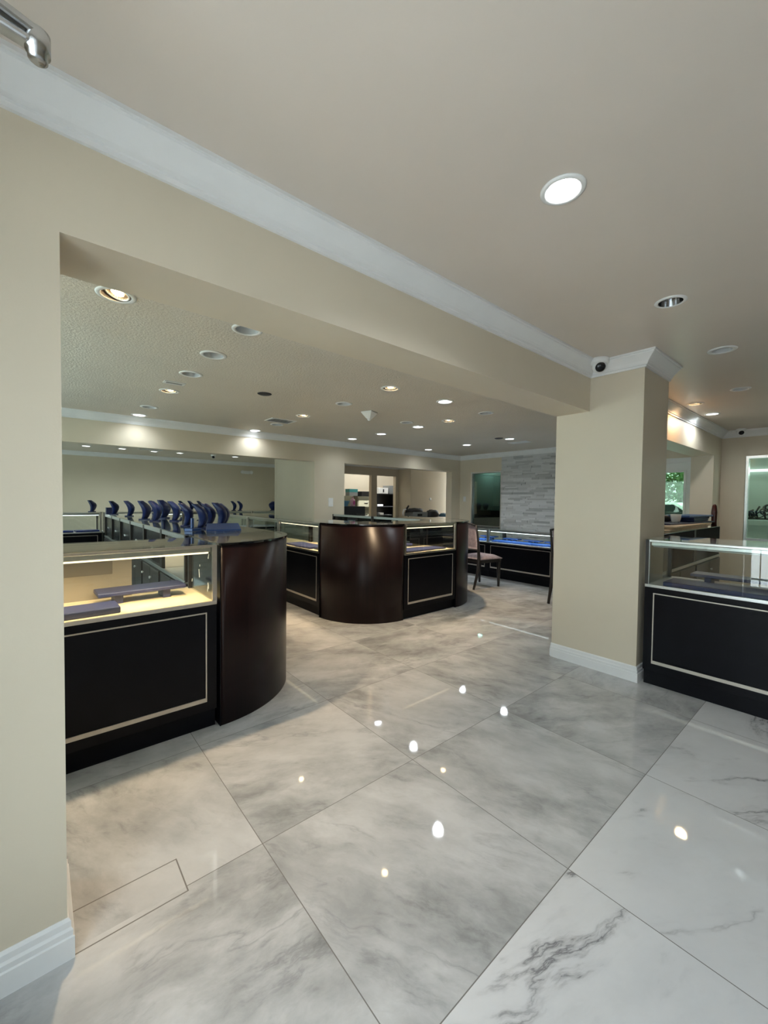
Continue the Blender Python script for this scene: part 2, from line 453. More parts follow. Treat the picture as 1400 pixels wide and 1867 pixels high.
# crown mouldings (out, z) - out is to the right of travel
def crown_prof(p=.09, h=.10, z=CZ):
    return [(0, z - h), (.012, z - h), (.014, z - h + .014), (.022, z - h + .016), (.026, z - h + .028), (.034, z - h + .040),
            (.050, z - h + .056), (.066, z - h + .070), (p - .012, z - .020), (p - .010, z - .012), (p, z - .012), (p, z + .001), (0, z + .001)]
def crown(path, name, **k):
    b = MB(); b.sweep(crown_prof(**k), path); struct(b.build(name, 'trim'))
crown([(-.5, YB0), (PX0, YB0), (PX0, PY0), (PX1, PY0)], 'trim_1')
crown([(PX1, PY0), (PX1, YB0), (XR, YB0), (XR, -3.0)], 'trim_2')
crown([(-1.6, YF0), (XR, YF0), (XR, YB1)], 'trim_3')
crown([(-1.6, YFAR), (6.26, YFAR), (3.83, 7.96)], 'trim_4')
def base_prof(h=.115, t=.016):
    return [(0, 0), (t, 0), (t, h * .55), (t - .004, h * .58), (t - .003, h * .72), (t - .008, h * .78), (t - .008, h * .93), (0.003, h), (0, h)]
def skirt(path, name):
    b = MB(); b.sweep(base_prof(), path); struct(b.build(name, 'trim'))
skirt([(-.5, YB0), (.055, YB0), (.055, YB1), (-.5, YB1)], 'baseboard_left')
skirt([(PX0, YB1), (PX0, PY0), (PX1, PY0), (PX1, YB1), (PX0, YB1)], 'baseboard_pillar')
skirt([(XR, 1.68), (XR, 1.70)], 'baseboard_right')
skirt([(3.83, 7.96), (3.82, 6.45), (4.475, 6.45), (XR, 6.45)], 'baseboard_far')

# ---- storefront behind the camera (daylight)
b = MB()
b.box((-.6, -3.0, 0), (-.5, -2.7, CZ)); b.box((-.6, -2.7, 2.22), (-.5, 1.06, CZ)); b.box((-.6, 1.06, 0), (-.5, YB0, CZ)); b.box((-.6, -2.7, 0), (-.5, .0, .12))
struct(b.build('wall_front', 'wall'))
b = MB()
for y in (-2.7, -1.38, -.04): b.box((-.58, y, .12), (-.53, y + .05, 2.22))
b.box((-.58, -2.7, 2.17), (-.53, .01, 2.22)); b.box((-.58, -2.7, .12), (-.53, .01, .17))
w = struct(b.build('window_3', 'white'))
b = MB(); b.box((-.559, -2.66, .16), (-.553, -.02, 2.18)); b.build('glazing', 'shopglass', w)
b = MB()
b.box((-.58, .02, .03), (-.535, .10, 2.2)); b.box((-.58, .98, .03), (-.535, 1.05, 2.2)); b.box((-.58, .10, 2.10), (-.535, .98, 2.2)); b.box((-.58, .10, .03), (-.535, .98, .22))
d = struct(b.build('door_2', 'white'))
b = MB(); b.box((-.559, .09, .21), (-.553, .99, 2.12)); b.build('glazing', 'glass', d)
b = MB()
for k in range(7): b.box((-.62, .20 + k * .115, .2), (-.608, .212 + k * .115, 2.12))
b.box((-.622, .08, .30), (-.606, 1.0, .325)); b.build('security_bars', 'blackmat', d)
# forecourt outside
b = MB(); b.box((-14, -12, -.12), (-1.82, 16, -.085)); b.box((-1.82, -12, -.12), (-.62, -3.25, -.085)); struct(b.build('ground', 'asphalt'))
bld = MB(); bld.box((-16, -12, -.1), (-14.2, 16, 3.2)); struct(bld.build('wall_opposite', 'asphalt'))

# ---- office behind far wall
b = MB()
AY = 8.2
ax = [3.93, 5.30, 6.53, 6.71, 7.36, 7.50]
b.box((ax[0], AY, 0), (5.0, AY + .1, 2.26)); b.box((5.0, AY, 0), (ax[2], AY + .1, .9)); b.box((5.0, AY, 1.95), (ax[4], AY + .1, 2.26))
b.box((ax[2], AY, 0), (ax[3], AY + .1, 1.95)); b.box((ax[4], AY, 0), (ax[5], AY + .1, 2.26))
b.box((7.46, 7.72, 0), (9.3, 7.80, 2.26)); b.box((7.46, 7.80, 0), (7.56, AY, 2.26))
struct(b.build('wall_office', 'wall'))
b = MB(); b.prism([(7.95, 6.55), (9.25, 7.36), (9.22, 7.41), (7.92, 6.62)], 0, 2.3); struct(b.build('wall_office_divider', 'wall'))
b = MB(); b.box((3.9, YF1, 2.24), (9.4, AY + .05, 2.28)); struct(b.build('ceiling_office', 'stucco'))
crown([(3.93, AY), (7.46, AY), (7.46, 7.72), (9.3, 7.72)], 'trim_5', z=2.24)
b = MB(); b.box((5.3, 9.75, 0), (9.3, 9.85, 2.6)); b.box((9.2, 8.0, 0), (9.3, 9.8, 2.6)); b.box((5.3, AY + .1, 0), (5.4, 9.8, 2.6)); struct(b.build('wall_stockroom', 'wall'))
b = MB(); b.box((5.3, AY + .06, 2.5), (9.3, 9.85, 2.6)); struct(b.build('ceiling_stockroom', 'ceil'))

# ---- window_1: dark glass beside the stone, with a dim showroom behind it
def wframe(y0, y1, z0, z1, t, x, name):
    b = MB(); d = .05
    b.box((x - d, y0, z0), (x + .06, y0 + t, z1)); b.box((x - d, y1 - t, z0), (x + .06, y1, z1))
    b.box((x - d, y0 + t, z1 - t), (x + .06, y1 - t, z1)); b.box((x - d, y0 + t, z0), (x + .06, y1 - t, z0 + t))
    return b
o = struct(wframe(5.275, 6.12, .72, 2.0, .03, XR + .05, 'w').build('window_1', 'steel'))
b = MB(); b.box((XR + .05, 5.30, .745), (XR + .058, 6.095, 1.975)); b.build('glazing', 'greenglass', o)
o = struct(wframe(W2[0], W2[1] + .005, W2[2], W2[3], .035, XR + .05, 'w').build('window_2', 'steel'))
b = MB(); b.box((XR + .05, W2[0] + .03, W2[2] + .03), (XR + .058, W2[1] - .025, W2[3] - .03)); b.build('glazing', 'lightgreenglass', o)

b = MB(); b.box((9.05, 4.9, 0), (9.12, 7.2, 2.4)); b.box((8.0, 4.85, 0), (9.12, 4.92, 2.4)); struct(b.build('wall_side_room', 'paleg'))
b = MB(); b.box((8.0, 4.85, 2.2), (9.2, 7.3, 2.26)); struct(b.build('ceiling_side_room', 'ceil'))
b = MB(); b.box((10.0, -2.5, 0), (10.08, 1.62, 2.4)); b.box((8.0, 1.56, 0), (10.0, 1.62, 2.4)); struct(b.build('wall_viewing_room', 'paleg'))
b = MB(); b.box((8.0, -2.5, 2.3), (10.08, 1.62, 2.36)); struct(b.build('ceiling_viewing_room', 'ceil'))

# ---- door_1 in the right wall, with casing, glass, hinge
b = MB()
yh, yl = D1[1], D1[0]
cas = [(yl - .055, yl, 0, 2.05), (yh, yh + .055, 0, 2.05), (yl, yh, 1.97, 2.05)]
for y0, y1, z0, z1 in cas: b.box((XR - .022, y0, z0), (XR + .02, y1, z1), .004)
struct(b.build('trim_6', 'trim'))
b = MB()
dx0, dx1 = XR + .01, XR + .05
b.box((dx0, yl + .005, .01), (dx1, yl + .125, 1.84)); b.box((dx0, yh - .125, .01), (dx1, yh - .005, 1.84))
b.box((dx0, yl + .005, 1.84), (dx1, yh - .005, 1.978)); b.box((dx0, yl + .125, .01), (dx1, yh - .125, .25))
dr = struct(b.build('door_1', 'white'))
b = MB()
for y0, y1, z0, z1 in [(yl + .12, yl + .15, .24, 1.85), (yh - .15, yh - .12, .24, 1.85), (yl + .15, yh - .15, 1.82, 1.85), (yl + .15, yh - .15, .24, .27)]:
    b.box((dx0 - .012, y0, z0), (dx0, y1, z1), .003)
b.build('glazing_bead', 'white', dr)
b = MB(); b.box((dx0 + .016, yl + .125, .25), (dx0 + .022, yh - .125, 1.84)); b.build('glazing', 'doorglass', dr)
for z in (1.74, .9, .25):
    b = MB(); b.tube([(dx0 - .012, yl + .002, z), (dx0 - .012, yl + .002, z + .10)], .008); b.build('hinge', 'blackmat', dr)
# outdoors beyond that door
b = MB(); b.box((XR + .12, 1.64, -.12), (24, 12, -.085)); struct(b.build('ground', 'asphalt'))

# ------------------------------------------------------------------ showcases
def showcase(label, w, loc, rz, H=1.06, D=.73, d=.50, group='glass showcases', deck='deck', lamp=None, rear='dark', tube='tubewarm', metal='metal', posts=(1, 1), inlay=True, ends=(1, 1)):
    """glass-topped jewellery counter; front faces local -y, width along +x from 0 to w"""
    t = thing('display_case', label, 'display case', loc, rz, group)
    k = .012
    b = MB(); b.box((0, .004, .11), (w, d, D - .014), .002); b.build('base_cabinet', 'black', t)
    b = MB(); b.box((.0, .035, 0), (w, d - .03, .11)); b.build('toe_kick', 'black', t)
    if inlay:
        m = .055; z0, z1 = .165, D - .055; ty = .014
        b = MB()
        b.box((m, -.001, z1 - .007), (w - m, .008, z1)); b.box((m, -.001, z0), (w - m, .008, z0 + .022))
        b.box((m, -.001, z0 + .022), (m + .007, .008, z1 - .007)); b.box((w - m - .007, -.001, z0 + .022), (w - m, .008, z1 - .007))
        b.build('panel_inlay', 'inlay', t)
    b = MB(); b.box((.006, .012, D - .014), (w - .006, d - .002, D)); b.build('deck', deck, t)
    b = MB(); b.box((0, 0, D - .016), (w, .012, D + .004), .002); b.build('deck_rail', metal, t)
    # glass
    b = MB(); b.box((.024, .006, D + .004), (w - .024, .011, H - .012)); b.build('front_glass', 'glass', t)
    b = MB(); b.box((.004, .002, H - .006), (w - .004, d - .002, H)); b.build('top_glass', 'glass', t)
    for s, on in zip((0, 1), ends):
        if on:
            x = .014 if s == 0 else w - .019
            b = MB(); b.box((x, .014, D + .002), (x + .005, d - .02, H - .008)); b.build('end_glass', 'glass', t)
    # frame
    b = MB()
    for x in (0, w - .024): b.box((x, 0, D + .004), (x + .024, .016, H - .006))
    b.box((.024, 0, H - .018), (w - .024, .014, H - .006)); b.build('front_frame', metal, t)
    b = MB(); b.box((.03, .014, H - .046), (w - .03, .040, H - .020), .004); hs = b.build('lamp_housing', metal, t)
    b = MB(); b.tube([(.04, .030, H - .050), (w - .04, .030, H - .050)], .006, 8); b.build('lamp_tube', tube if lamp else 'tubeoff', hs)
    # rear
    b = MB()
    b.box((0, d - .022, H - .040), (w, d - .002, H - .006)); b.build('rear_rail', {'tan': metal, 'solid': 'blackback'}.get(rear, 'steel'), t)
    for s, on in zip((0, 1), posts):
        x = 0 if s == 0 else w - .03
        b = MB(); b.box((x, d - .026, D), (x + .03, d, H - .006))
        b.build('corner_post', 'post', t)
        if on:
            b = MB(); b.box((x if s == 0 else x + .008, -.002 if on == 2 else .016, D + .005), ((x + .022) if s == 0 else x + .03, .03, H - .006)); b.build('front_stile', 'post', t)
    if rear == 'tan':
        b = MB(); b.box((.03, d - .018, D), (w * .768, d - .010, H - .04)); p = b.build('sliding_door', 'tan', t)
        b = MB(); b.box((.10, d - .021, D + .14), (w * .703, d - .017, D + .225), .002); b.build('recessed_panel', 'tandark', p)
    if rear == 'solid':
        b = MB(); b.box((.03, d - .018, D), (w - .03, d - .004, H - .04)); b.build('rear_panel', 'blackback', t)
    if rear == 'dark':
        for x0, x1, y in ((.03, w * .36, d - .016), (w * .62, w - .03, d - .024)):
            b = MB(); b.box((x0, y, D + .004), (x1, y + .006, H - .04)); b.build('sliding_door', 'blackgloss', t)
    b = MB(); b.box((0, d - .004, D - .02), (w, d + .006, D + .006), .002); b.build('rear_deck_rail', 'steel', t)
    if rear == 'doors':
        for x0, x1, y in ((.03, w * .52, d - .016), (w * .50, w - .03, d - .024)):
            b = MB(); b.box((x0, y, D + .004), (x1, y + .006, H - .04)); sd = b.build('sliding_door', 'doorpanel', t)
            b = MB(); b.lathe([(0, .018), (.009, .016), (.010, .010), (.005, .004), (.005, 0)], 12, Matrix.Translation((x1 - .04 if x0 < .1 else x0 + .06, y + .006, D + .14)) @ Matrix.Rotation(-PI / 2, 4, 'X')); b.build('knob', 'whiteplastic', sd)
    nd = max(1, round(w / .45))
    for i in range(nd):
        x0 = .03 + i * (w - .06) / nd; x1 = .03 + (i + 1) * (w - .06) / nd - .006
        b = MB(); b.box((x0, d, .14), (x1, d + .014, D - .03), .003); dd = b.build('cabinet_door', 'post', t)
        b = MB(); b.lathe([(0, .020), (.010, .018), (.012, .010), (.006, .004), (.005, 0)], 12, Matrix.Translation((x1 - .05, d + .014, D - .12)) @ Matrix.Rotation(-PI / 2, 4, 'X')); b.build('knob', 'whiteplastic', dd)
    if lamp:
        e, col = lamp
        light('AREA', 'case_lamp', t, (w / 2, .055, H - .06), e, col, shape='RECTANGLE', size=w - .1, size_y=.03, aim=(0, .55, -1), spread=math.radians(115))
    return t

def corner_unit(label, R, loc, rz, H=1.06):
    """quarter-round veneered counter; solid corner at the origin, convex arc from (0,-R) to (R,0)"""
    t = thing('corner_counter', label, 'counter', loc, rz, 'curved corner counters')
    n = 40
    arc = lambda r, x0=0, y0=0: [(x0 + r * math.sin(a), y0 - r * math.cos(a)) for a in [i * PI / 2 / n for i in range(n + 1)]]
    bsm = MB()
    # curved veneer drum: smooth arc face
    A = arc(R)
    V = [(x, y, 0) for x, y in A] + [(x, y, H - .012) for x, y in A]; n1 = len(A)
    bsm.prism(A + [(0, 0)], 0.0, H - .012)
    o = bsm.build('drum', 'wood', t)
    for p in o.data.polygons:
        nrm = p.normal
        if abs(nrm.z) < .1 and (nrm.x > .001 and nrm.y < -.001 or abs(p.area) < .1): p.use_smooth = True
    b = MB(); out = arc(R + .004); inn = arc(R - .05, 0, 0)
    ring = out + [(-.0, 0), (0, -.0)]
    # top rim
    rim = arc(R + .004); rin = arc(R - .035)
    pts = rim + rin[::-1]
    V = [(x, y, H - .012) for x, y in pts] + [(x, y, H) for x, y in pts]; k = len(rim); F = []
    for i in range(k - 1):
        j = 2 * k - 1 - i
        F.append((2 * k + i, 2 * k + i + 1, 2 * k + j - 1, 2 * k + j)); F.append((i, i + 1, 2 * k + i + 1, 2 * k + i)); F.append((j, j - 1, 2 * k + j - 1, 2 * k + j)); F.append((i, i + 1, j - 1, j))
    F += [(0, 2 * k - 1, 4 * k - 1, 2 * k), (k - 1, k, 3 * k, 3 * k - 1)]
    b.raw(V, F); b.build('top_rim', 'blackgloss', t)
    b = MB(); b.prism(arc(R - .0355) + [(0.012, -.012)], H - .0115, H - .001); b.build('top_glass', M['topglass'], t)
    b = MB(); b.box((-.006, -R - .004, 0), (-.0005, -.02, H - .012)); b.build('side_panel', 'black', t)
    return t
def topglassmat():
    m, nt, out = nmat('smoked top glass'); princ(nt, out, (.10, .105, .10), .04, 0, .6); return m
M['topglass'] = topglassmat()

NL = showcase('black jewelry showcase with tan rear door and lit tan deck beside the left wall end', 1.50, (-.72, 2.385, 0), 0, lamp=(5, (1, .80, .50)), rear='tan', posts=(0, 0), group=None, d=.48)
for y, z, l, ang in [(2.47, .98, .03, .5), (2.638, .905, .012, .2), (2.65, .855, .05, -.25), (2.80, .79, .02, .4), (2.475, .807, .035, -.4), (2.485, .786, .03, .2)]:
    b = MB(); b.box((-.0008, -.004, -l / 2), (.0008, .004, l / 2), 0, 0, Matrix.Translation((1.4795, y - 2.385, z)) @ Matrix.Rotation(ang, 4, 'X')); b.build('tape_scrap', 'whiteplastic', NL)
corner_unit('curved mahogany counter at the end of the left showcase', .67, (.802, 3.055, 0), 0)
for i in range(6):
    y = 3.06 + .735 * i
    showcase(['dark counter showcase joined to the left curved counter, under the blue wedge', 'second showcase from the left curved counter in the left row', 'third showcase from the left curved counter in the left row',
              'fourth showcase from the left curved counter in the left row', 'fifth showcase in the left row, next to its far end', 'last showcase at the far end of the left row'][i],
             .735, (1.465, y, 0), 90, d=.68, deck='deckgrey', rear='open' if i < 1 else 'doors', group='left row of showcases', posts=(0, 1), ends=(0, 0))
for i in range(4):
    x = -.45 + 1.3 * i
    showcase(['far counter showcase with blue trays, left end of the far row', 'second showcase from the left in the far row', 'third showcase from the left in the far row', 'right end showcase of the far row, before the wall edge'][i],
             1.28, (x, 8.30, 0), 0, deck='deckgrey', rear='open', tube='tubecool', metal='steel', group='far row of showcases', lamp=(2.2, COOL) if i < 2 else None, inlay=True)
# island
for i in range(3):
    y = 4.95 + 1.03 * i
    showcase(['island showcase with navy trays, between curved counter and left row', 'second island showcase behind the one with navy trays', 'farthest island showcase near the far wall opening'][i],
             1.02, (2.40, y + .012, 0), -90, d=.50, rear='open', group='island showcases facing left', lamp=(3.5, (1, .82, .58)) if i == 0 else None, posts=(1, 1))
corner_unit('large curved mahogany counter at the front of the centre island', .66, (3.06, 3.922, 0), -90)
showcase('short front showcase of the island between its two curved counters', .862, (3.068, 3.255, 0), 0, d=.50, lamp=(3, (1, .82, .58)), rear='dark', group=None)
corner_unit('right curved counter of the centre island beside the chair', .66, (3.945, 3.92, 0), 0)
for i in range(2):
    showcase(['rear island counter behind the right curved counter', 'farthest rear island counter below the office window'][i], 1.14, (4.605, 3.925 + 1.145 * i, 0), 90, d=.55, rear='dark', deck='deckgrey', group='island showcases facing right')
# stone-wall row (lower, sit-down height)
showcase('low showcase with lit blue trays in front of the stone wall', 1.20, (5.99, 4.255, 0), -90, H=.845, D=.61, d=.52, tube='tubecool', metal='steel', deck='deckgrey', lamp=(3, COOL), rear='open', group='low showcases by the stone wall')
showcase('low lit showcase behind the pink chair, below the dark window', 1.05, (5.99, 5.31, 0), -90, H=.845, D=.61, d=.52, tube='tubecool', metal='steel', deck='deckgrey', lamp=(3, COOL), rear='open', group='low showcases by the stone wall')
# right-hand case and counter behind the pillar
showcase('large black showcase at the right edge, standing against the pillar', 1.62, (3.365, 1.028, 0), -90, d=.52, metal='steel', rear='open', group=None, posts=(2, 0), deck='deckgrey')
for i in range(2):
    showcase(['black counter cabinet beside the pillar under the stacked boards', 'far black counter cabinet under the pile of blue trays'][i], 1.06, (5.01 + 1.065 * i, 1.62, 0), 180, d=.52, rear='solid', deck='deckgrey', group='counters behind the right showcase')

# ------------------------------------------------------------------ trays
def slab(b, w, d, h, z=0): b.box((-w / 2, -d / 2, z), (w / 2, d / 2, z + h), min(.005, h * .25))
def flat_tray(label, loc, rz, w, d, h=.03, mat='navy', group=None):
    b = MB(); slab(b, w, d, h); o = b.build('jewelry_tray', mat); o.location = loc; o.rotation_euler = (0, 0, math.radians(rz))
    return tag(o, label, 'tray', group)
def riser(label, loc, rz, w, d, h=.06, mat='navy', group=None):
    t = thing('tray_riser', label, 'tray', loc, rz, group)
    b = MB(); slab(b, w, d, .022, h - .022); b.build('platform', mat, t)
    for s in (-1, 1):
        b = MB(); b.box((s * (w / 2 - .10) - .02, -d / 2 + .03, 0), (s * (w / 2 - .10) + .02, d / 2 - .03, h - .0225)); b.build('leg', mat, t)
    return t
DZ = .731
flat_tray('thick navy tray lying at the front of the near left showcase', (.02, 2.520, DZ), 1, .60, .17, .032)
riser('navy riser tray raised on legs in the near left showcase', (.46, 2.715, DZ), 2, .44, .17, .07)
# right case
flat_tray('long blue tray filling the front of the right showcase', (3.52, .40, DZ), 90, 1.05, .24, .03, 'blue')
riser('dark riser tray behind the long blue tray in the right showcase', (3.755, .52, DZ), 90, .62, .16, .075)
# island left case
flat_tray('navy tray near the far end of the island showcase', (2.57, 4.72, DZ), 88, .28, .24, .022, 'navy', 'island navy trays')
flat_tray('wide navy tray in the middle of the island showcase', (2.56, 4.40, DZ), 92, .34, .25, .022, 'navy', 'island navy trays')
flat_tray('navy tray beside the big curved counter', (2.60, 4.08, DZ), 90, .22, .24, .03, 'navy', 'island navy trays')
flat_tray('front navy tray in the short island showcase', (3.38, 3.42, DZ), 3, .48, .22, .02, 'navy')
flat_tray('small navy tray at the right of the short island showcase', (3.74, 3.43, DZ), -4, .18, .20, .016, 'navy')
riser('navy riser tray at the back left of the short island showcase', (3.30, 3.62, DZ), 0, .36, .13, .065, 'navy')
# stone-row trays
LZ = .611
for i, (y, lab) in enumerate([(3.30, 'royal blue tray nearest the pillar in the low stone-wall showcase'), (3.68, 'royal blue tray in the middle of the low stone-wall showcase'), (4.05, 'royal blue tray at the left of the low stone-wall showcase')]):
    flat_tray(lab, (6.17, y, LZ), 90 + (3, -3, 2)[i], .36, .22, .028, 'bluelight', 'front blue trays at the stone wall')
for i, (y, lab) in enumerate([(3.24, 'raised blue tray behind the one nearest the pillar'), (3.62, 'raised blue tray behind the middle one at the stone wall'), (4.02, 'raised blue tray behind the left one at the stone wall')]):
    riser(lab, (6.38, y, LZ), 90, .30, .13, .06, 'bluelight', 'raised blue trays at the stone wall')
flat_tray('blue tray in the low showcase behind the chair', (6.17, 4.55, LZ), 90, .36, .22, .03, 'bluelight'); riser('raised blue tray in the low showcase behind the chair', (6.38, 4.50, LZ), 90, .32, .13, .07, 'bluelight')
# far row trays
for i, (x, lab) in enumerate([(-.08, 'blue tray at the left in the far row showcase'), (.30, 'middle blue tray in the far row showcase'), (.64, 'right blue tray in the far row showcase')]):
    flat_tray(lab, (x, 8.48, DZ), (2, -4, 5)[i], .32, .22, .025, 'blue', 'far row trays')

# ------------------------------------------------------------------ necklace busts
def bust_parts():
    t = thing('necklace_bust', 'x', 'display bust', (0, 0, 0), 0)
    prof = [(.022, .010, .040, .046), (.040, .040, .052, .056), (.054, .080, .070, .066), (.055, .115, .082, .074), (.042, .145, .082, .074), (.018, .170, .066, .066), (-.004, .188, .048, .056), (-.014, .198, .038, .050)]
    nx = 9; V = []; F = []
    for side in (0, 1):
        for f, z, w, th in prof:
            for i in range(nx):
                u = -1 + 2 * i / (nx - 1)
                off = f - .022 * abs(u) ** 2.4 - ((th * (1 - u * u) ** .5 + .002) if side else 0)
                V.append((u * w, -off, z))
    n = len(prof); Bk = n * nx
    for j in range(n - 1):
        for i in range(nx - 1):
            a = j * nx + i; F.append((a, a + 1, a + nx + 1, a + nx)); F.append((Bk + a, Bk + a + nx, Bk + a + nx + 1, Bk + a + 1))
        F.append((j * nx, (j + 1) * nx, Bk + (j + 1) * nx, Bk + j * nx)); e = nx - 1
        F.append((j * nx + e, Bk + j * nx + e, Bk + (j + 1) * nx + e, (j + 1) * nx + e))
    for i in range(nx - 1):
        F.append((i, Bk + i, Bk + i + 1, i + 1)); a = (n - 1) * nx + i; F.append((a, a + 1, Bk + a + 1, Bk + a))
    b = MB(); b.raw(V, F, True); b.build('neck_form', 'blue', t)
    b = MB(); b.box((-.045, -.040, 0), (.045, .045, .012), .002); b.build('base', 'blue', t)
    return t
B0 = bust_parts()
HZ = 1.0605
left_b = [(.86, 7.10, 60, 1.0, 'dark blue necklace bust at the far end of the left row'), (.95, 6.40, 70, 1.05, 'blue necklace bust second from the far end of the left row'),
 (.945, 5.36, 62, 1.1, 'blue necklace bust third from the far end of the left row'), (.98, 4.98, 66, 1.1, 'blue bust in the left row with its dark side turned, fourth from far'),
 (1.20, 5.62, 50, 1.15, 'brightly lit blue bust behind the dark one, mid left row'), (1.15, 4.90, 75, 1.1, 'dark bust beside a small box in the left row'),
 (1.03, 3.97, 70, 1.05, 'large dark bust left of the blue square stand, near end'), (1.05, 3.62, 72, 1.05, 'large round-backed dark bust nearest the camera on the left row'),
 (1.23, 3.98, 66, 1.05, 'dark bust behind the blue wedge, left of a pair'), (1.27, 3.80, 70, 1.1, 'tall dark bust right behind the blue wedge'), (1.39, 4.06, 76, 1.05, 'dark bust farthest right behind the blue wedge')]
far_b = [(.72, 60, 'far row bust standing alone at the left'), (1.64, 80, 'far row bust seen just left above the middle group'), (1.80, 60, 'far row bust second above the middle group'),
 (2.13, 70, 'far row bust at the left of the group of three'), (2.30, 62, 'far row bust in the middle of the group of three'), (2.46, 70, 'far row bust at the right of the group of three'),
 (3.13, 72, 'left one of the pair of busts on the far row'), (3.25, 72, 'right one of the pair of busts on the far row'), (3.98, -50, 'lighter bust on the far row beside the wall edge'), (4.12, 70, 'dark bust on the far row at the wall edge')]
first = True
for x, y, rz, s, lab in left_b:
    if first: o = B0; o.location = (x, y, HZ); o.rotation_euler = (0, 0, math.radians(rz)); first = False
    else: o = dup(B0, (x, y, HZ), rz)
    o['label'] = lab; o['group'] = 'necklace busts on the left row'; o.scale = (s, s, s)
for x, rz, lab in far_b:
    o = dup(B0, (x, 8.52 + .03 * math.sin(x * 9), HZ), rz); o['label'] = lab; o['group'] = 'necklace busts on the far row'; o.scale = (1, 1, 1)
# wedge stand, little stands
b = MB()
b.raw([(-.16, -.10, 0), (.16, -.10, 0), (.16, .10, 0), (-.16, .10, 0), (-.16, -.10, .012), (.16, -.10, .012), (.15, .09, .058), (-.15, .09, .058)],
      [(0, 1, 2, 3), (4, 5, 6, 7), (0, 1, 5, 4), (1, 2, 6, 5), (2, 3, 7, 6), (3, 0, 4, 7)])
o = b.build('display_wedge', 'bluelight'); o.location = (1.15, 3.36, HZ); o.scale = (.8, .75, .9); o.rotation_euler = (0, 0, math.radians(-15)); tag(o, 'bright blue sloped display wedge on the left counter corner', 'display stand')
b = MB(); b.box((-.045, -.04, 0), (.045, .04, .022), .003); b.box((-.01, .0, .02), (.01, .015, .10), .002)
o = b.build('display_stand', 'bluelight'); o.location = (.93, 3.40, HZ); o.rotation_euler = (0, 0, .5); tag(o, 'small blue square stand in front of the round-backed bust', 'display stand')
b = MB(); b.box((-.05, -.035, 0), (.05, .035, .085), .003); o = b.build('jewelry_box', 'blackmat'); o.location = (1.29, 4.93, HZ); tag(o, 'small black box right of the dark bust, left row', 'box')
b = MB(); b.box((-.05, -.05, 0), (.05, .05, .10), .003); o = b.build('jewelry_box', 'navy'); o.location = (.83, 7.28, HZ); tag(o, 'dark navy box behind the farthest bust of the left row', 'box')

# ------------------------------------------------------------------ things on the right counter
CZt = 1.0605
stack = [(5.10, 1.33, 1.35, .34, .012, 'paper', 'lowest buff board of the stack behind the right showcase'), (5.20, 1.32, 1.25, .33, .014, 'paper', 'middle buff board of the stack behind the right showcase'),
         (5.22, 1.31, 1.40, .34, .016, 'paper', 'top buff board lit brightly below the blue trays')]
z = CZt
for x, y, w, d, h, mt, lab in stack:
    o = flat_tray(lab, (x, y, z), random.uniform(-2, 2), w, d, h, mt, 'buff boards'); o['category'] = 'board'; o.name = 'display_board'; z += h + .001
for x, y, w, d, h, mt, lab in [(5.35, 1.33, 1.30, .30, .014, 'navy', 'wide navy tray at the bottom of the blue tray pile'), (5.72, 1.33, .62, .26, .026, 'blue', 'middle blue tray in the pile on the right counter'),
                               (5.68, 1.32, .60, .26, .022, 'blue', 'second blue tray from the top on the right counter'), (5.62, 1.31, .74, .27, .020, 'bluelight', 'topmost blue tray of the pile on the right counter')]:
    flat_tray(lab, (x, y, z), random.uniform(-5, 5), w, d, h, mt, 'blue tray pile'); z += h + .001
zt = CZt + .012 + .014 + .016 + .014 + .004
b = MB(); b.lathe([(0, 0), (.035, 0), (.045, .05), (.047, .085), (.043, .085), (.038, .01), (0, .008)], 20); o = b.build('plastic_cup', 'whiteplastic'); o.location = (5.02, 1.27, zt + .001); tag(o, 'small white cup left of the blue tray pile', 'cup')
b = MB(); b.tube([(0, 0, 0), (0, 0, .05), (0, 0, .16), (0, 0, .235), (0, 0, .255)], [.028, .026, .030, .022, .008], 12); o = b.build('lacquer_stick', 'redbrown'); o.location = (6.03, 1.15, CZt); tag(o, 'dark red upright rod at the far end of the right counter', 'rod')
b = MB(); b.lathe([(0, 0), (.05, 0), (.055, .03), (.045, .06), (.02, .072), (0, .074)], 20); o = b.build('bracelet_form', 'blackmat'); o.location = (5.20, 1.42, zt + .001); tag(o, 'small black rounded form behind the white cup', 'display stand')

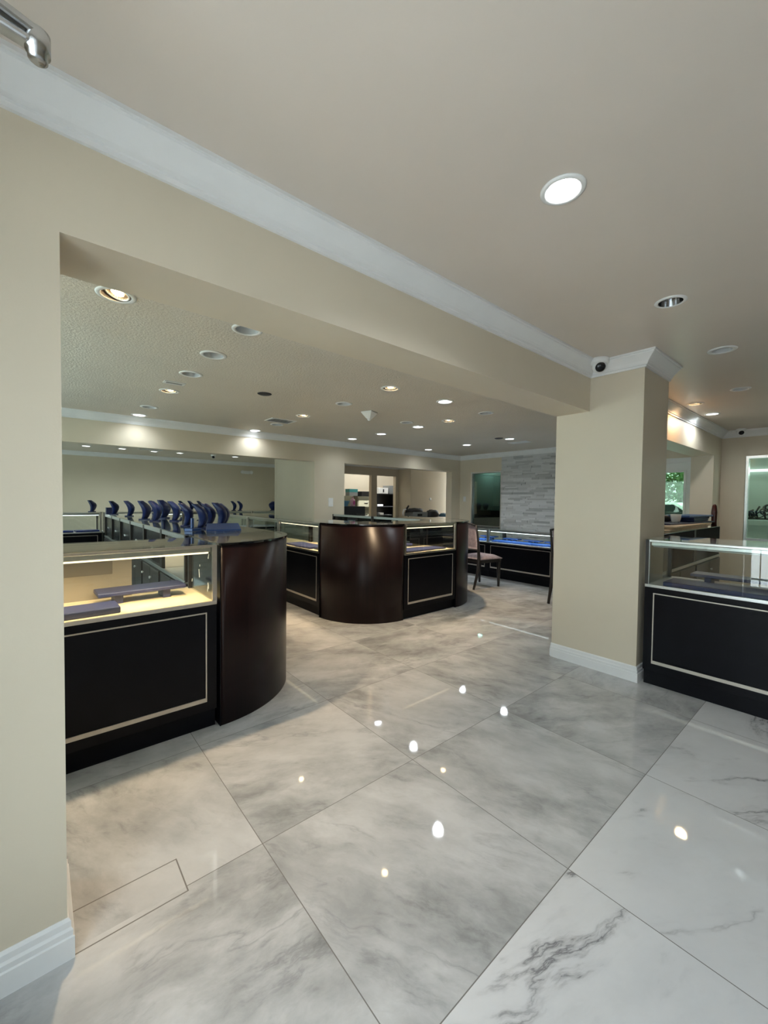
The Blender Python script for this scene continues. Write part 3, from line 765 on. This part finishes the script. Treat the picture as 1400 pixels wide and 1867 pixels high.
# ------------------------------------------------------------------ chair
def chair(label, loc, rz):
    t = thing('dining_chair', label, 'chair', loc, rz, 'pink upholstered chairs')
    # local: seat front faces -y ; width x
    b = MB()
    pts = [(-.235, -.24), (.235, -.24), (.205, .21), (-.205, .21)]
    n = 14; V = []; F = []
    for j in range(n + 1):
        for i in range(n + 1):
            u, v = i / n, j / n
            x = (-.235 + .47 * u) * (1 - .13 * v); y = -.25 + .46 * v
            e = min(1, 5.0 * min(u, 1 - u)) ** .5 * min(1, 5.0 * min(v, 1 - v)) ** .5
            V.append((x, y, .445 + .05 * e))
    k = (n + 1) ** 2
    V += [(x, y, .435) for x, y, z in V]
    for j in range(n):
        for i in range(n):
            a = j * (n + 1) + i; F.append((a, a + 1, a + n + 2, a + n + 1)); F.append((k + a, k + a + n + 1, k + a + n + 2, k + a + 1))
    for i in range(n):
        for a, c in ((i, i + 1), (n * (n + 1) + i, n * (n + 1) + i + 1), (i * (n + 1), (i + 1) * (n + 1)), (i * (n + 1) + n, (i + 1) * (n + 1) + n)): F.append((a, c, k + c, k + a))
    b.raw(V, F, True); b.build('seat', 'fabric', t)
    b = MB(); b.box((-.225, -.235, .385), (.225, -.215, .434)); b.box((-.215, -.215, .385), (-.195, .20, .434)); b.box((.195, -.215, .385), (.215, .20, .434)); b.box((-.195, .18, .385), (.195, .20, .434))
    b.build('seat_frame', 'post', t)
    for sx in (-1, 1):
        b = MB(); b.tube([(sx * .20, -.21, .385), (sx * .20, -.212, .2), (sx * .198, -.215, 0)], [.030, .026, .018], 8); b.build('leg', 'post', t)
        b = MB(); b.tube([(sx * .185, .31, 0), (sx * .19, .235, .25), (sx * .19, .215, .46), (sx * .192, .235, .70), (sx * .19, .285, .965)], [.018, .023, .024, .018, .013], 8); b.build('rear_leg', 'post', t)
    # back pad
    V = []; F = []; n = 10
    for s in (0, 1):
        for j in range(n + 1):
            for i in range(n + 1):
                u, v = i / n, j / n; z = .60 + .35 * v; yb = .222 + .085 * max(0, (z - .5)) ** 1.2 * 1.6
                e = min(1, 6 * min(u, 1 - u)) ** .5 * min(1, 6 * min(v, 1 - v)) ** .5
                x = (-.178 + .356 * u); bow = .02 * (1 - (2 * u - 1) ** 2)
                V.append((x, yb + bow - .008 - (.022 * e if s == 0 else -.012 * e), z + .02 * (1 - (2 * u - 1) ** 2) * v))
    k = (n + 1) ** 2
    for j in range(n):
        for i in range(n):
            a = j * (n + 1) + i; F.append((a, a + 1, a + n + 2, a + n + 1)); F.append((k + a, k + a + n + 1, k + a + n + 2, k + a + 1))
    for i in range(n):
        for a, c in ((i, i + 1), (n * (n + 1) + i, n * (n + 1) + i + 1), (i * (n + 1), (i + 1) * (n + 1)), (i * (n + 1) + n, (i + 1) * (n + 1) + n)): F.append((a, c, k + c, k + a))
    b = MB(); b.raw(V, F, True); b.build('backrest', 'fabric', t)
    b = MB(); b.tube([(-.19, .285, .955), (-.1, .305, .978), (0, .31, .985), (.1, .305, .978), (.19, .285, .955)], .014, 8); b.tube([(-.19, .225, .585), (0, .243, .585), (.19, .225, .585)], .013, 8); b.build('back_frame', 'post', t)
    return t
chair('dark wood chair with pink upholstered seat beside the right curved counter', (5.27, 3.89, 0), 83)
chair('second pink upholstered chair, only its seat edge showing past the pillar', (5.36, 2.45, 0), 90)

# ------------------------------------------------------------------ ceiling fittings
def trim_ring(ro, ri): return [(ri, .006), (ri, -.004), (ri + .003, -.007), (ro - .008, -.007), (ro, -.003), (ro, 0.0), (ri, .0)]
def dl_open(ro, ri, label, loc, deep=.085):
    t = thing('downlight', label, 'ceiling light', loc, 0)
    b = MB(); b.lathe(trim_ring(ro, ri), 40); b.build('trim_ring', 'white', t)
    b = MB(); b.lathe([(ri, -.004), (ri * .93, deep * .45), (ri * .78, deep), (0, deep)], 40); b.build('baffle', 'baffle', t)
    return t
def dl_warm(ro, ri, label, loc, tilt=(.25, 0)):
    t = thing('downlight', label, 'ceiling light', loc, 0)
    b = MB(); b.lathe(trim_ring(ro, ri), 40); b.build('trim_ring', 'white', t)
    b = MB(); b.lathe([(ri, -.003), (ri * .97, .06), (ri * .9, .09), (0, .09)], 40); b.build('baffle', 'gasket', t)
    Mx = Matrix.Translation((.006, .004, .014)) @ Matrix.Rotation(tilt[0], 4, 'X') @ Matrix.Rotation(tilt[1], 4, 'Y')
    g = ri * .86
    b = MB(); b.lathe([(g * .86, .012), (g * .86, -.006), (g * .97, -.006), (g, 0), (g, .012), (g * .86, .012)], 36, Mx); b.build('gimbal_ring', 'white', t)
    b = MB()
    for k in range(24):
        a = 2 * PI * k / 24
        b.box((g * .50, -.0012, -.002), (g * .86, .0012, .014), 0, 0, Mx @ Matrix.Rotation(a, 4, 'Z'))
    b.build('heat_sink_fins', 'metal', t)
    b = MB(); b.lathe([(0, -.006), (g * .3, -.005), (g * .50, .0), (g * .50, .012), (0, .014)], 28, Mx); b.build('bulb', 'warmbulb', t)
    return t
def dl_cool(ro, ri, label, loc):
    t = thing('downlight', label, 'ceiling light', loc, 0)
    b = MB(); b.lathe(trim_ring(ro, ri), 40); b.build('trim_ring', 'white', t)
    b = MB(); b.lathe([(ri, -.004), (ri * .92, .014), (ri * .80, .016)], 40); b.build('baffle', 'white', t)
    b = MB(); b.lathe([(0, .010), (ri * .6, .012), (ri * .84, .018), (ri * .84, .024), (0, .024)], 36); b.build('lens', 'coolbulb', t)
    return t
SPW, SPC = 140, 24
def spot(t, e, col, size=95, blend=.6, aim=(0, 0, -1), z=-.03, r=.03):
    light('SPOT', 'lamp', t, (0, 0, z), e, col, spot_size=math.radians(size), spot_blend=blend, shadow_soft_size=r, aim=aim)
G1, G2 = 'near ceiling downlights', 'showroom ceiling downlights'
t = dl_cool(.074, RN, 'bright white round downlight in the near ceiling', (*near_l[0], CZ)); spot(t, 30, COOL, 150, .8); t['group'] = G1
t = dl_open(.074, RN, 'unlit silver-lined downlight in the near ceiling above the pillar', (*near_l[1], CZ)); t['group'] = G1
for c in t.children:
    if c.name.startswith('baffle'): c.data.materials[0] = M['chrome']
t = dl_open(.085, RN, 'unlit white downlight at the right of the near ceiling', (*near_l[2], CZ)); t['group'] = G1
t = dl_open(.078, RN, 'faint unlit downlight at the far right of the near ceiling', (*near_l[3], CZ), .03); t['group'] = G1
t = dl_warm(.078, RN, 'warm glowing downlight behind the pillar beside the crown moulding', (*near_l[4], CZ)); spot(t, 12, (1, .62, .33), 176, .5, r=.05); t['group'] = G1
t = dl_cool(.078, RN, 'white glowing downlight farther along the crown moulding behind the pillar', (*near_l[5], CZ)); spot(t, 16, COOL, 176, .5, r=.05); t['group'] = G1
R0 = .095
for (x, y), lab in zip(back_open, ['unlit white downlight nearest the beam, first of the left line', 'unlit white downlight second in the left line', 'unlit white downlight third in the left line',
      'unlit white downlight far in the left line before the crown', 'unlit white downlight left of the pointed detector', 'unlit small downlight beside the square vent', 'unlit flat white downlight under the beam at the right', 'unlit downlight just left of a lit one, centre of the ceiling']):
    t = dl_open(R0, RB, lab, (x, y, CZ)); t['group'] = G2
for i, ((x, y), lab) in enumerate(zip(back_warm, ['large warm gimbal downlight nearest the camera at upper left', 'warm gimbal downlight below the small ceiling plate', 'warm gimbal downlight in the centre near the beam', 'warm gimbal downlight left of the pointed detector, farther back', 'warm gimbal downlight near the bright pair at the right'])):
    t = dl_warm(R0, RB, lab, (x, y, CZ), [(-.10, .24), (-.08, .2), (-.1, 0), (-.1, .1), (-.1, 0)][i]); t['group'] = G2
    spot(t, SPW, WARM, 72, .85, aim=[(.12, -.22, -1), (.1, -.1, -1), (-.05, .0, -1), (0, -.1, -1), (.0, -.12, -1)][i])
for (x, y), lab in zip(back_cool, ['lit white downlight beside the far crown moulding at left', 'lit white downlight beside the far crown moulding in the centre', 'bright white downlight near the beam at the right', 'bright white downlight in the middle, nearest of a line of three', 'bright white downlight, second of the line of three', 'bright white downlight, farthest of the line of three by the far wall',
      'bright downlight farthest from the stone wall row, near the corner', 'bright downlight in the middle of the row before the stone wall', 'bright downlight nearest the pillar before the stone wall']):
    t = dl_cool(R0, RB, lab, (x, y, CZ)); t['group'] = G2
    spot(t, SPC * (.4 if y > 5.9 else 1.7 if x > 6 else 1), COOL, 150, 1, r=.05)
for (x, y), lab in zip(far_cool, ['lit downlight at the left of the far room ceiling', 'second lit downlight from left in the far room', 'lit downlight beside the dark vent in the far room', 'fourth lit downlight from left in the far room', 'lit downlight at the right of the far room ceiling']):
    t = dl_cool(R0, RB, lab, (x, y, CZ)); t['group'] = 'far room downlights'; spot(t, SPC * .9, (.85, 1, .96), 150, 1)

def vent(label, loc, w, d, rz=0, n=5):
    t = thing('ceiling_vent', label, 'vent', loc, rz, None)
    b = MB(); f = .02
    b.box((-w / 2, -d / 2, -.008), (w / 2, -d / 2 + f, 0)); b.box((-w / 2, d / 2 - f, -.008), (w / 2, d / 2, 0)); b.box((-w / 2, -d / 2 + f, -.008), (-w / 2 + f, d / 2 - f, 0)); b.box((w / 2 - f, -d / 2 + f, -.008), (w / 2, d / 2 - f, 0)); b.build('frame', 'whiteplastic', t)
    b = MB(); b.box((-w / 2 + f, -d / 2 + f, -.0025), (w / 2 - f, d / 2 - f, -.0005)); b.build('backing', 'grille', t)
    b = MB()
    for k in range(n):
        y = -d / 2 + f + (k + .5) * (d - 2 * f) / n
        b.box((-w / 2 + f, -.004, -.001), (w / 2 - f, .004, .001), 0, 0, Matrix.Translation((0, y, -.006)) @ Matrix.Rotation(.6, 4, 'X'))
    b.build('louver', 'whiteplastic', t)
vent('square white louvered vent in the showroom ceiling', (2.585, 5.28, CZ), .36, .26)
vent('small grey plate vent above the warm downlight at left', (1.00, 4.25, CZ), .18, .09, 0, 2)
vent('long vent before the stone wall crown', (6.72, 4.13, CZ), .38, .2, 90)
vent('dark vent in the far room ceiling', (1.98, 10.50, CZ), .50, .20)
b = MB(); b.lathe([(0, -.012), (.055, -.010), (.07, -.004), (.072, 0), (0, 0)], 32); o = b.build('ceiling_speaker', 'grille'); o.location = (1.805, 4.053, CZ); tag(o, 'small black round grille in the showroom ceiling', 'speaker', 'black ceiling grilles')
b = MB(); b.lathe([(0, -.012), (.055, -.010), (.07, -.004), (.072, 0), (0, 0)], 32); o = b.build('ceiling_speaker', 'grille'); o.location = (6.06, 4.12, CZ); tag(o, 'tiny black round grille beside the light nearest the stone wall', 'speaker', 'black ceiling grilles')
# pointed detector
t = thing('motion_detector', 'white pointed square detector on the showroom ceiling', 'detector', (3.13, 3.99, CZ), 20)
b = MB(); b.box((-.075, -.075, -.02), (.075, .075, 0), .006); b.build('base_plate', 'whiteplastic', t)
b = MB(); b.raw([(-.07, -.07, -.02), (.07, -.07, -.02), (.07, .07, -.02), (-.07, .07, -.02), (-.025, -.025, -.085), (.025, -.025, -.085), (.025, .025, -.085), (-.025, .025, -.085)],
  [(0, 1, 2, 3), (4, 5, 6, 7), (0, 1, 5, 4), (1, 2, 6, 5), (2, 3, 7, 6), (3, 0, 4, 7)]); b.build('housing', 'whiteplastic', t)
b = MB(); b.lathe([(0, -.112), (.016, -.108), (.024, -.095), (.025, -.085)], 20); b.build('sensor_lens', 'whiteplastic', t)
# dome cameras
def dome_cam(label, loc, look, s=1):
    t = thing('security_camera', label, 'camera', loc, 0, 'dome cameras'); t.scale = (s, s, s)
    b = MB(); b.lathe([(0, 0), (.056, 0), (.058, -.006), (.056, -.028), (.050, -.034), (0, -.034)], 36); b.build('mount', 'whiteplastic', t)
    Q = Vector(look).to_track_quat('Z', 'Y').to_matrix().to_4x4(); c = Matrix.Translation((0, 0, -.048)) @ Q
    b = MB(); b.lathe([(0, -.044), (.02, -.040), (.036, -.025), (.043, 0), (.042, .012), (.036, .024), (.032, .027), (.0, .027)], 36, c); ball = b.build('eyeball', 'whiteplastic', t)
    b = MB(); b.lathe([(.030, .027), (.031, .029), (.026, .034), (.012, .038), (0, .039)], 32, c); b.build('lens', 'blackgloss', ball)
    return t
dome_cam('white dome security camera in the corner of beam and pillar', (3.245, 1.335, CZ), (-.75, -.55, -.45), 1.15)
dome_cam('small white dome camera in the far right corner', (7.72, 1.20, CZ), (-.85, -.3, -.45), 1.0)
dome_cam('tiny dome camera on the far room ceiling', (3.38, 10.59, CZ), (-.4, -.8, -.4), 1.1)

# emergency light on the far wall
t = thing('emergency_light', 'white twin-head emergency light on the far wall', 'emergency light', (4.86, YFAR, 2.06))
b = MB(); b.box((-.09, -.05, 0), (.09, 0, .09), .008); b.build('body', 'whiteplastic', t)
for s in (-1, 1):
    b = MB(); b.lathe([(0, .02), (.045, .018), (.055, 0), (.05, -.03), (.03, -.05), (0, -.055)], 20, Matrix.Translation((s * .135, -.05, .05)) @ Matrix.Rotation(PI / 2, 4, 'X')); b.build('lamp_head', 'whiteplastic', t)
def plate(label, loc, rz, w=.075, h=.12):
    t = thing('light_switch', label, 'switch', loc, rz, 'wall switch plates')
    b = MB(); b.box((-w / 2, -.007, -h / 2), (w / 2, 0, h / 2), .002); b.build('cover_plate', 'whiteplastic', t)
    b = MB(); b.box((-.016, -.011, -.03), (.016, -.007, .03), .002); b.build('rocker', 'white', t)
plate('white switch plate on the wall left of the office opening', (4.17, YF0, 1.265), 0, .10, .16)
plate('white switch plate left of the dark window', (XR, 6.30, 1.365), -90)
# black floor lead and door closer
t = thing('door_closer', 'chrome door closer arm at the top left corner by the ceiling', 'door closer', (-.5, .98, 2.27))
b = MB(); b.box((0, -.32, -.03), (.055, .02, .03), .006); b.build('closer_body', 'chrome', t)
def bar(p, q, w, h):
    p, q = Vector(p), Vector(q); d = q - p; b = MB()
    b.box((-.0, -w / 2, -h / 2), (d.length, w / 2, h / 2), min(w, h) * .3, 0, Matrix.Translation(p) @ d.to_track_quat('X', 'Z').to_matrix().to_4x4()); return b
bar((.03, -.02, -.035), (.515, .025, -.115), .036, .018).build('main_arm', 'chromearm', t)
bar((.03, .05, -.06), (.50, .02, -.135), .026, .014).build('forearm', 'chromearm', t)
b = MB(); b.lathe([(0, .016), (.014, .015), (.019, .010), (.019, -.024), (.015, -.026), (.015, -.036), (.010, -.040), (0, -.041)], 28, Matrix.Translation((.510, .024, -.118))); b.build('elbow_joint', 'chromearm', t)

# ------------------------------------------------------------------ office contents
b = MB(); b.box((4.55, 6.66, .86), (7.55, 7.5, .90), .004); b.box((4.6, 6.68, 0), (4.66, 7.45, .86)); b.box((7.44, 6.68, 0), (7.5, 7.45, .86)); o = b.build('office_desk', 'black'); tag(o, 'long dark desk top inside the office opening', 'desk')
b = MB(); b.box((4.80, 7.02, .902), (5.42, 7.35, 1.175), .004); o = b.build('storage_box', 'blackmat'); tag(o, 'black box under the pink bottle in the office', 'box')
t = thing('lotion_bottle', 'pink pump bottle standing on a black box in the office', 'bottle', (5.19, 7.16, 1.1765))
b = MB(); b.lathe([(0, 0), (.045, 0), (.052, .01), (.052, .13), (.040, .155), (.018, .165), (.018, .18), (0, .18)], 24); b.build('body', 'pink', t)
b = MB(); b.box((-.026, -.054, .035), (.026, -.045, .115), .003); b.build('printed_mark', 'magenta', t)
b = MB(); b.lathe([(0, .205), (.022, .205), (.024, .18), (.0, .18)], 16); b.build('pump_cap', 'pink', t)
b = MB()
for k in range(4): b.box((4.86 + .02 * k, 7.10, 1.1765 + .03 * k), (5.02 + .015 * k, 7.25, 1.2055 + .03 * k), .004)
o = b.build('folded_cloth', 'cyan'); tag(o, 'blue grey folded cloth left of the pink bottle', 'cloth')
t = thing('printer', 'pale office printer on the desk below the black bag', 'printer', (7.2, 7.25, .902))
b = MB(); b.box((-.26, -.15, 0), (.26, .15, .13), .01); b.build('body', 'greyc', t)
b = MB(); b.box((-.10, -.156, .03), (.06, -.149, .085), .002); b.build('paper_slot', 'blackmat', t)
rb = random.Random(5)
def lump(label, cat, name, loc, sx, sy, sz, mat):
    b = MB(); V = []; F = []; n, mseg = 9, 18
    for j in range(n):
        a = PI / 2 * j / (n - 1)
        for i in range(mseg):
            th = 2 * PI * i / mseg; r = math.cos(a) ** .5 * (1 + rb.uniform(-.09, .09)); V.append((sx * r * math.cos(th), sy * r * math.sin(th), sz * math.sin(a) * (1 + rb.uniform(-.08, .12))))
    for j in range(n - 1):
        for i in range(mseg): F.append((j * mseg + i, j * mseg + (i + 1) % mseg, (j + 1) * mseg + (i + 1) % mseg, (j + 1) * mseg + i))
    F.append(tuple(range(mseg)))
    b.raw(V, F, True); o = b.build(name, mat); o.location = loc; return tag(o, label, cat)
lump('crumpled black bag lying on the printer', 'bag', 'bag', (7.15, 7.25, 1.033), .27, .12, .09, 'blackmat')
lump('black bag heap right of the printer', 'bag', 'bag', (7.72, 7.2, .902), .22, .14, .17, 'blackmat')
lump('small blue plastic bag right of the black bags', 'bag', 'bag', (8.12, 7.15, .90), .14, .12, .09, 'cyan')
t = thing('microscope', 'small microscope with white arm left of the printer', 'microscope', (6.70, 7.15, .902))
b = MB(); b.box((-.07, -.08, 0), (.09, .08, .03), .005); b.build('foot', 'blackmat', t)
b = MB(); b.tube([(-.03, 0, .03), (-.045, 0, .12), (-.01, 0, .19), (.06, 0, .20)], .016, 10); b.build('arm', 'whiteplastic', t)
b = MB(); b.tube([(.06, 0, .12), (.075, 0, .20), (.12, -.03, .29)], [.018, .026, .02], 10); b.build('tube', 'blackmat', t)
b = MB(); b.lathe([(0, .012), (.035, .010), (.04, 0), (0, 0)], 24, Matrix.Translation((8.20, 7.72, 1.36)) @ Matrix.Rotation(PI / 2, 4, 'X')); o = b.build('wall_sensor', 'whiteplastic'); tag(o, 'round white thermostat on the office wall', 'thermostat')
# stock room behind the office
SY = 9.0
t = thing('filing_cabinet', 'olive four-drawer filing cabinet in the lit stock room', 'cabinet', (6.95, SY, 0))
b = MB(); b.box((-.26, 0, 0), (.30, .6, 1.41), .004); b.build('carcass', 'olive', t)
for k in range(4):
    b = MB(); b.box((-.24, -.016, .06 + k * .335), (.28, 0, .36 + k * .335), .004); dd = b.build('drawer', 'olive', t)
    b = MB(); b.box((-.04, -.034, .22 + k * .335), (.08, -.016, .24 + k * .335), .003); b.build('handle', 'steel', dd)
b = MB(); b.box((6.15, SY + .1, 0), (6.62, SY + .7, 1.42), .004); o = b.build('filing_cabinet', 'olive'); tag(o, 'plain side of a second olive cabinet behind the pink bottle', 'cabinet')
t = thing('carton', 'teal and grey carton on top of the olive cabinets', 'box', (6.66, SY + .25, 1.4215))
b = MB(); b.box((-.14, -.1, 0), (.14, .1, .10)); b.build('lower_print', 'greyc', t); b = MB(); b.box((-.1405, -.1005, .10), (.1405, .1005, .19)); b.build('upper_print', 'teal', t)
b = MB(); b.box((6.86, SY + .05, 1.412), (7.22, SY + .45, 1.55), .004); o = b.build('storage_box', 'blackmat'); tag(o, 'black box on the olive cabinet beside the carton', 'box')
t = thing('shelf_unit', 'tall black shelving unit in the lit stock room', 'shelf', (7.70, SY, 0))
b = MB(); b.box((-.42, .38, 0), (.48, .40, 1.50)); b.box((-.42, 0, 0), (-.40, .38, 1.50)); b.box((.46, 0, 0), (.48, .38, 1.50)); b.build('carcass', 'blackmat', t)
for zz in (.08, .42, .80, 1.12, 1.48):
    b = MB(); b.box((-.40, 0, zz), (.46, .38, zz + .02)); b.build('shelf_board', 'blackmat', t)
for nm, lab, x, zz, w, h, mt in [('paper_stack', 'white papers on the upper shelf of the stock room unit', -.28, 1.1405, .2, .05, 'whiteplastic'), ('small_box', 'small white box on the middle shelf', -.18, .8205, .13, .13, 'whiteplastic'), ('storage_tray', 'grey tray on the middle shelf, right', .10, .8205, .17, .07, 'greyc'), ('paper_roll', 'pale roll on the lower shelf', .12, .4405, .18, .06, 'paper')]:
    b = MB(); b.box((7.70 + x, SY + .03, zz), (7.70 + x + w, SY + .25, zz + h), .004); o = b.build(nm, mt); tag(o, lab, nm.split('_')[-1])
t = thing('safe_box', 'white metal box on top of the black shelving', 'box', (7.62, SY + .03, 1.5005))
b = MB(); b.box((-.17, 0, 0), (.19, .3, .17), .005); b.build('body', 'whiteplastic', t); b = MB(); b.box((-.01, -.012, .04), (.03, 0, .13), .003); b.build('handle', 'blackmat', t)
t = thing('safe_box', 'dark grey metal box on the right of the shelving top', 'box', (8.02, SY + .03, 1.5005))
b = MB(); b.box((-.16, 0, 0), (.16, .3, .24), .005); b.build('body', 'greyc', t); b = MB(); b.lathe([(0, .014), (.02, .012), (.022, 0), (0, 0)], 16, Matrix.Translation((.04, 0, .10)) @ Matrix.Rotation(PI / 2, 4, 'X')); b.build('dial', 'steel', t)
t = thing('ceiling_lamp', 'stock room ceiling lamp above the shelving', 'lamp', (7.2, 8.9, 2.5)); b = MB(); b.box((-.5, -.08, -.06), (.5, .08, 0), .01); b.build('diffuser', 'striplight', t)
light('AREA', 'lamp', t, (0, 0, -.08), 10, (1, .95, .80), shape='RECTANGLE', size=1.0, size_y=.2, aim=(0, 0, -1))

# ------------------------------------------------------------------ rooms behind the windows
t = thing('fluorescent_lamp', 'white tube lamp seen through the right window', 'lamp', (9.93, .75, 1.93)); b = MB(); b.box((0, -1.2, -.02), (.06, 1.0, .022), .005); b.build('tube', 'striplight', t)
light('AREA', 'lamp', t, (-.08, 0, 0), 9, (.9, 1, .95), shape='RECTANGLE', size=1.8, size_y=.1, aim=(-.6, 0, -.6))
b = MB(); b.box((9.30, -1.5, .96), (9.98, 1.5, 1.04), .004); b.box((9.5, -1.4, 0), (9.9, 1.4, .96)); o = b.build('side_counter', 'paleg'); tag(o, 'pale green counter seen through the right window', 'counter')
t = thing('ornament_sculpture', 'dark openwork ornament on the counter behind the right window', 'ornament', (9.55, 1.12, 1.056))
b = MB()
rr_ = random.Random(11)
for k in range(15):
    cy = rr_.uniform(-.24, .24); top = .27 * (1 - (cy / .34) ** 2); r0 = rr_.uniform(.035, .075); cz = rr_.uniform(.06, max(.07, top - r0)); sk = rr_.uniform(-.6, .6); e = rr_.uniform(.6, 1.2)
    pts = [(.03 * math.sin(q + k), cy + r0 * math.cos(q) + sk * r0 * math.sin(q), max(.02, cz + e * r0 * math.sin(q))) for q in [2 * PI * i / 14 for i in range(15)]]
    b.tube(pts, rr_.uniform(.010, .018), 6)
for cy in (-.2, -.1, 0, .1, .2): b.tube([(0, cy, .01), (.02, cy + .03, .13), (0, cy * .8, .25 * (1 - (cy / .34) ** 2))], .014, 6)
b.tube([(0, -.3, .012), (0, .3, .012)], .012, 6); b.build('openwork', 'blackmat', t)
# dim side room with counter and busts, behind the dark window
b = MB(); b.box((8.60, 5.3, 0), (9.02, 6.84, 1.085), .004); o = b.build('side_counter', 'black'); tag(o, 'dark counter behind the dark window by the stone', 'counter')
for y, lab in [(6.62, 'left bust seen through the dark window'), (6.50, 'middle bust seen through the dark window'), (6.28, 'right bust seen through the dark window')]:
    o = dup(B0, (8.72, y, 1.086), -60, lab, 'busts behind the dark window'); o.scale = (.9, .9, .9)
t = thing('ceiling_lamp', 'small lamps of the room behind the dark window', 'lamp', (8.75, 6.42, 2.2)); b = MB(); b.lathe([(0, -.02), (.07, -.018), (.08, 0), (0, 0)], 20); b.build('diffuser', 'coolbulb', t)
light('AREA', 'lamp', t, (0, 0, -.04), 6, COOL, shape='DISK', size=.15, aim=(.1, 0, -1))

# ------------------------------------------------------------------ outdoors past the right door
def tree(label, x, y, h, s):
    t = thing('tree', label, 'tree', (x, y, -.085), 0, 'trees outside')
    b = MB(); b.tube([(0, 0, 0), (.05, .02, h * .4), (-.03, .05, h * .75)], [.14, .11, .06], 8); b.build('trunk', 'bark', t)
    r = random.Random(s); V = []; F = []
    for k in range(2600):
        a, e, q = r.uniform(0, 2 * PI), r.uniform(-.6, 1.4), r.uniform(.4, 1) ** .5
        c = Vector((math.cos(a) * math.cos(e) * 1.5 * q, math.sin(a) * math.cos(e) * 1.5 * q, h * .62 + 1.5 * q * math.sin(e)))
        u = Vector((r.gauss(0, 1), r.gauss(0, 1), r.gauss(0, 1))).normalized(); w = u.orthogonal().normalized(); sz = r.uniform(.08, .16); i = len(V)
        V += [c - u * sz, c + w * sz * .5, c + u * sz, c - w * sz * .5]; F.append((i, i + 1, i + 2, i + 3))
    me = bpy.data.meshes.new('foliage'); me.from_pydata([tuple(v) for v in V], [], F); me.materials.append(M['leaf'])
    o = bpy.data.objects.new('foliage', me); COL.objects.link(o); o.parent = t
tree('leafy tree outside the right door, left side', 17.0, 6.6, 4.0, 1); tree('leafy tree outside the right door, right side', 17.5, 3.0, 4.0, 2); tree('leafy tree farther behind the white car', 21.2, 5.2, 3.6, 4)
t = thing('car', 'white car parked outside the right door', 'car', (14.0, 3.75, -.085), 80)
pr = [(-2.1, .35), (-2.1, .8), (-1.9, .95), (-1.2, 1.0), (-.6, 1.42), (.7, 1.45), (1.4, 1.02), (2.0, .9), (2.15, .6), (2.1, .3)]
b = MB(); b.prism(pr, -.85, .85, M_=Matrix.Rotation(PI / 2, 4, 'X')); b.build('body', 'carpaint', t)
b = MB(); b.prism([(-1.05, 1.02), (-.55, 1.37), (.65, 1.39), (1.2, 1.04)], -.86, .86, M_=Matrix.Rotation(PI / 2, 4, 'X')); b.build('side_windows', 'blackgloss', t)
for sx in (-1.35, 1.35):
    for sy in (-.78, .78):
        b = MB(); b.lathe([(0, -.1), (.28, -.1), (.33, -.07), (.33, .07), (.28, .1), (0, .1)], 24, Matrix.Translation((sx, sy, .33)) @ Matrix.Rotation(PI / 2, 4, 'X')); b.build('wheel', 'blackmat', t)

# ------------------------------------------------------------------ daylight
wd = bpy.data.worlds.new('daylight sky'); S.world = wd; wd.use_nodes = True
nt = wd.node_tree; nt.nodes.clear()
bg = N(nt, 'ShaderNodeBackground'); o = N(nt, 'ShaderNodeOutputWorld')
tc = N(nt, 'ShaderNodeTexCoord'); sp = N(nt, 'ShaderNodeSeparateXYZ'); L(nt, tc.outputs['Generated'], sp.inputs[0])
c = ramp(nt, sp.outputs[2], [(0, (.87, .945, 1)), (.5, (.78, .89, 1)), (1, (.70, .84, 1))])
L(nt, c, bg.inputs[0]); bg.inputs[1].default_value = 7.0
light('SUN', 'sun', None, (-4, -4, 6), 18, (.96, .98, 1), angle=.01, aim=(-.25, .5, -.83))
L(nt, bg.outputs[0], o.inputs[0])
def portal(loc, sx, sy, aim):
    o = light('AREA', 'daylight_portal', None, loc, 1, (1, 1, 1), shape='RECTANGLE', size=sx, size_y=sy, aim=aim); o.data.cycles.is_portal = True
portal((-.64, -1.35, 1.17), 2.2, 2.7, (1, 0, 0)); portal((-.66, .52, 1.15), 2.2, 1.0, (1, 0, 0)); portal((XR + .13, 2.2, 1.0), 1.9, .9, (-1, 0, 0))

portal((-1.79, 4.1, 1.45), 1.45, 4.1, (1, 0, 0)); portal((-1.79, 9.4, 1.45), 1.45, 5.1, (1, 0, 0))
# ------------------------------------------------------------------ camera
yaw, pitch, roll = 8.67198377e-01, 2.94534925e-02, 1.15203447e-02
fw = Vector((math.cos(yaw) * math.cos(pitch), math.sin(yaw) * math.cos(pitch), -math.sin(pitch)))
rt = Vector((math.sin(yaw), -math.cos(yaw), 0)); up = rt.cross(fw)
c_, s_ = math.cos(roll), math.sin(roll)
rt, up = c_ * rt + s_ * up, -s_ * rt + c_ * up
cam = bpy.data.cameras.new('camera'); co = bpy.data.objects.new('camera', cam); COL.objects.link(co)
cam.sensor_fit = 'VERTICAL'; cam.sensor_height = 36; cam.lens = 36 * 746.563 / 1867; cam.clip_start = .02
co.matrix_world = Matrix(((rt.x, up.x, -fw.x, 0), (rt.y, up.y, -fw.y, 0), (rt.z, up.z, -fw.z, 1.32), (0, 0, 0, 1)))
S.camera = co
vs = S.view_settings; vs.view_transform = 'Standard'; vs.look = 'None'; vs.gamma = 1; vs.exposure = 0.12; vs.use_curve_mapping = False
